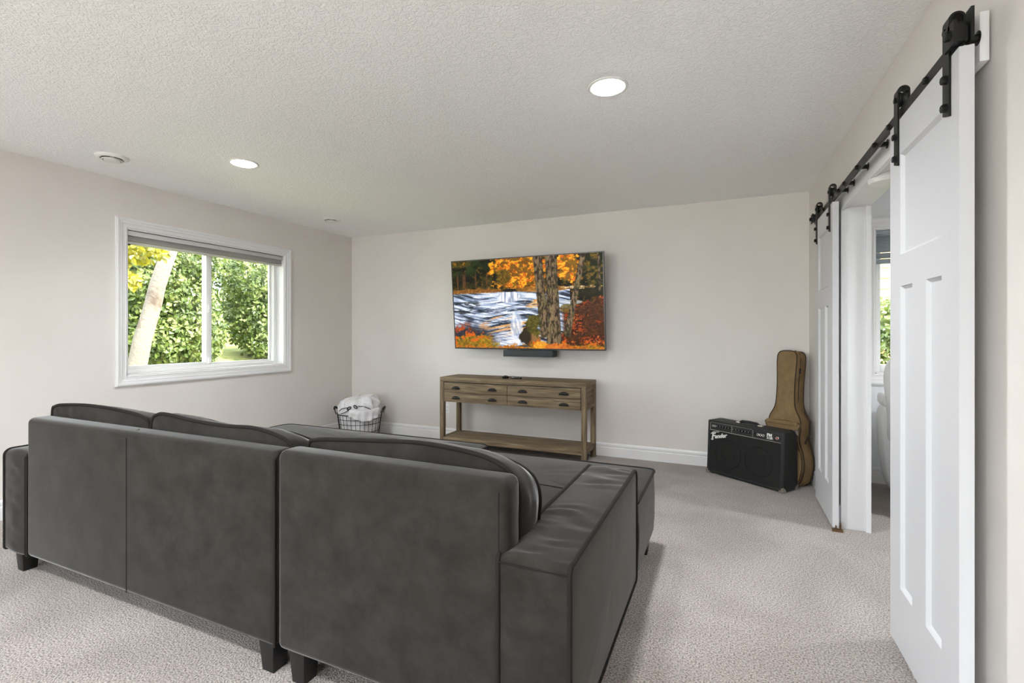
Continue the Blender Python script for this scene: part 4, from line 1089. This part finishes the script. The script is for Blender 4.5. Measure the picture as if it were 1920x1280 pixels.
def leaves(name, centres, n, size, mt, parent, org, seed, face=(1, 0, .5), flat=.55):
    """many small folded leaves scattered over ellipsoid clumps, one mesh"""
    rg = np.random.RandomState(seed)
    cs = np.array([c_[:3] for c_ in centres]); rs = np.array([c_[3:6] for c_ in centres])
    wts = (rs[:, 0] * rs[:, 1] * rs[:, 2]) ** (2 / 3); wts /= wts.sum()
    pick = rg.choice(len(cs), n, p=wts)
    d = rg.normal(size=(n, 3)); d /= np.linalg.norm(d, axis=1)[:, None]
    rad = rg.uniform(.55, 1.05, n) ** .6
    pos = cs[pick] + d * rs[pick] * rad[:, None] - np.array(org)
    nrm = d * .6 + np.array(face) * .7 + rg.normal(size=(n, 3)) * flat; nrm /= np.linalg.norm(nrm, axis=1)[:, None]
    ax = np.cross(nrm, rg.normal(size=(n, 3))); ax[:, 2] -= .35; ax -= nrm * (ax * nrm).sum(1)[:, None]; ax /= np.linalg.norm(ax, axis=1)[:, None]
    sd = np.cross(nrm, ax)
    L = size * rg.uniform(.7, 1.3, n)[:, None]
    b0 = pos; tip = pos + ax * L; m_ = pos + ax * L * .45
    l = m_ + sd * L * .30 + nrm * L * .10; r_ = m_ - sd * L * .30 + nrm * L * .10
    vs = np.stack([b0, l, tip, r_], 1).reshape(-1, 3)
    k = np.arange(n) * 4
    fs = np.concatenate([np.stack([k, k + 1, k + 2], 1), np.stack([k, k + 2, k + 3], 1)])
    me = bpy.data.meshes.new(name); me.from_pydata(vs.tolist(), [], fs.tolist()); me.update()
    o = link(name, me, mt, parent)
    o['kind'] = 'stuff'
    return o

def gz(x): d_ = -4.56 - x; return .30 + .075 * d_ + .0072 * d_ * d_
# leaning pale trunk
tr = thing('leaning_tree', 'pale leaning tree trunk outside the sliding window', 'tree', (-7.0, 3.60, gz(-7.0) - .05))
pts = []; rr = []
for k in range(15):
    z = .42 + k * .24
    pts.append((-7.0 + .02 * math.sin(k), 3.742 + (z - .77) * .2546 + .012 * math.sin(k * 1.7), z)); rr.append(.112 - .0028 * k)
MB((-7.0, 3.60, gz(-7.0) - .05)).tube(pts, rr, 20).build('trunk', M['bark'], tr, smooth=True)
MB((-7.0, 3.60, gz(-7.0) - .05)).tube([pts[8], (-7.05, 4.35, 2.75), (-7.0, 4.75, 3.1)], [.06, .045, .03], 10).build('branch', M['bark'], tr, smooth=True)

def shrub(name, label, x, y, cl, n, size, mt, seed, cat='shrub', face=(1, -.2, .5)):
    zb = gz(x) - .05 if x < -4.5 else .3
    og_ = (x, y, zb)
    t = thing(name, label, cat, og_, group='plants outside the windows')
    leaves('foliage', [(x + a, y + b, zb + c_, p, q, r_) for a, b, c_, p, q, r_ in cl], n, size, mt, t, og_, seed, face)
    mb = MB(og_)
    for a, b, c_, p, q, r_ in cl[:5]:
        mb.tube([(x, y, zb), (x + a * .5, y + b * .5, zb + c_ * .6), (x + a, y + b, zb + c_)], [.03, .02, .008], 6)
    mb.build('stems', M['stem'], t, smooth=True)
shrub('leafy_shrub', 'dense green shrub behind the leaning trunk outside the window', -8.7, 5.05, [(0, 0, 1.0, .8, .85, 1.0), (.2, .25, .5, .7, .6, .6), (.1, -.3, 1.5, .7, .6, .7), (.3, .2, 1.9, .6, .6, .6), (.35, -.2, .4, .5, .6, .4)], 13000, .085, M['leaf_green'], 21)
shrub('leafy_shrub', 'pale green shrub filling the right pane of the sliding window', -8.6, 7.15, [(0, 0, .9, .8, .9, .9), (.2, .3, 1.3, .6, .7, .8), (.0, -.25, 1.6, .7, .7, .8), (.3, .0, .4, .6, .8, .45)], 13000, .085, M['leaf_green'], 22)
shrub('leafy_shrub', 'dark green shrub at the left of the leaning trunk outside', -8.3, 3.1, [(0, 0, .8, .7, .75, .9), (.1, -.3, 1.2, .6, .5, .8), (.2, .2, .3, .5, .6, .4), (0, .1, 1.8, .6, .6, .6)], 9000, .08, M['leaf_dark'], 23)
shrub('tall_shrub', 'tall dark green shrub in the background beyond the window', -11.2, 7.6, [(0, 0, 1.6, 1.0, 1.6, 1.5), (.1, -1.8, 2.0, 1.0, 1.5, 1.5), (0, 1.8, 1.8, 1.0, 1.5, 1.7), (0, -3.4, 1.8, 1.0, 1.4, 1.7)], 22000, .12, M['leaf_dark'], 24)
shrub('yellow_maple', 'yellow leaved branches at the upper left of the sliding window', -6.0, 2.55, [(.0, .55, 1.85, .35, .45, .22), (.0, .35, 1.45, .3, .35, .18), (.1, .1, 2.1, .4, .5, .4), (-.1, .75, 2.15, .35, .35, .25)], 2200, .085, M['leaf_yellow'], 25, 'tree')
shrub('yellow_maple', 'yellow leaved branches at the top of the right window pane', -6.0, 5.6, [(.0, -.55, 2.02, .35, .40, .16), (.0, -.1, 2.1, .35, .40, .25), (.0, .2, 1.6, .3, .30, .18)], 1500, .085, M['leaf_yellow'], 26, 'tree')
shrub('evergreen_bush', 'bright green bush outside the adjoining room window', 1.95, 6.9, [(0, 0, .7, .8, .6, .7), (-.5, .1, .6, .6, .5, .6), (.5, 0, .75, .6, .5, .6), (0, .1, 1.0, .6, .5, .3)], 7000, .075, M['leaf_green'], 27, face=(.3, -1, .6))
hs = thing('neighbour_house', 'tan lap sided house wall beyond the adjoining room window', 'house', (3.0, 9.0, .3))
for k in range(20):
    z = k * .16
    MB((0, 0, 0)).hexa([(-3.5, -.030, z), (3.5, -.030, z), (3.5, .02, z), (-3.5, .02, z)], [(-3.5, -.006, z + .168), (3.5, -.006, z + .168), (3.5, .02, z + .168), (-3.5, .02, z + .168)]).build('siding_board', M['siding'], hs)
MB().box(-3.5, 3.5, .02, .25, 0, 3.36).build('wall_core', M['siding'], hs)
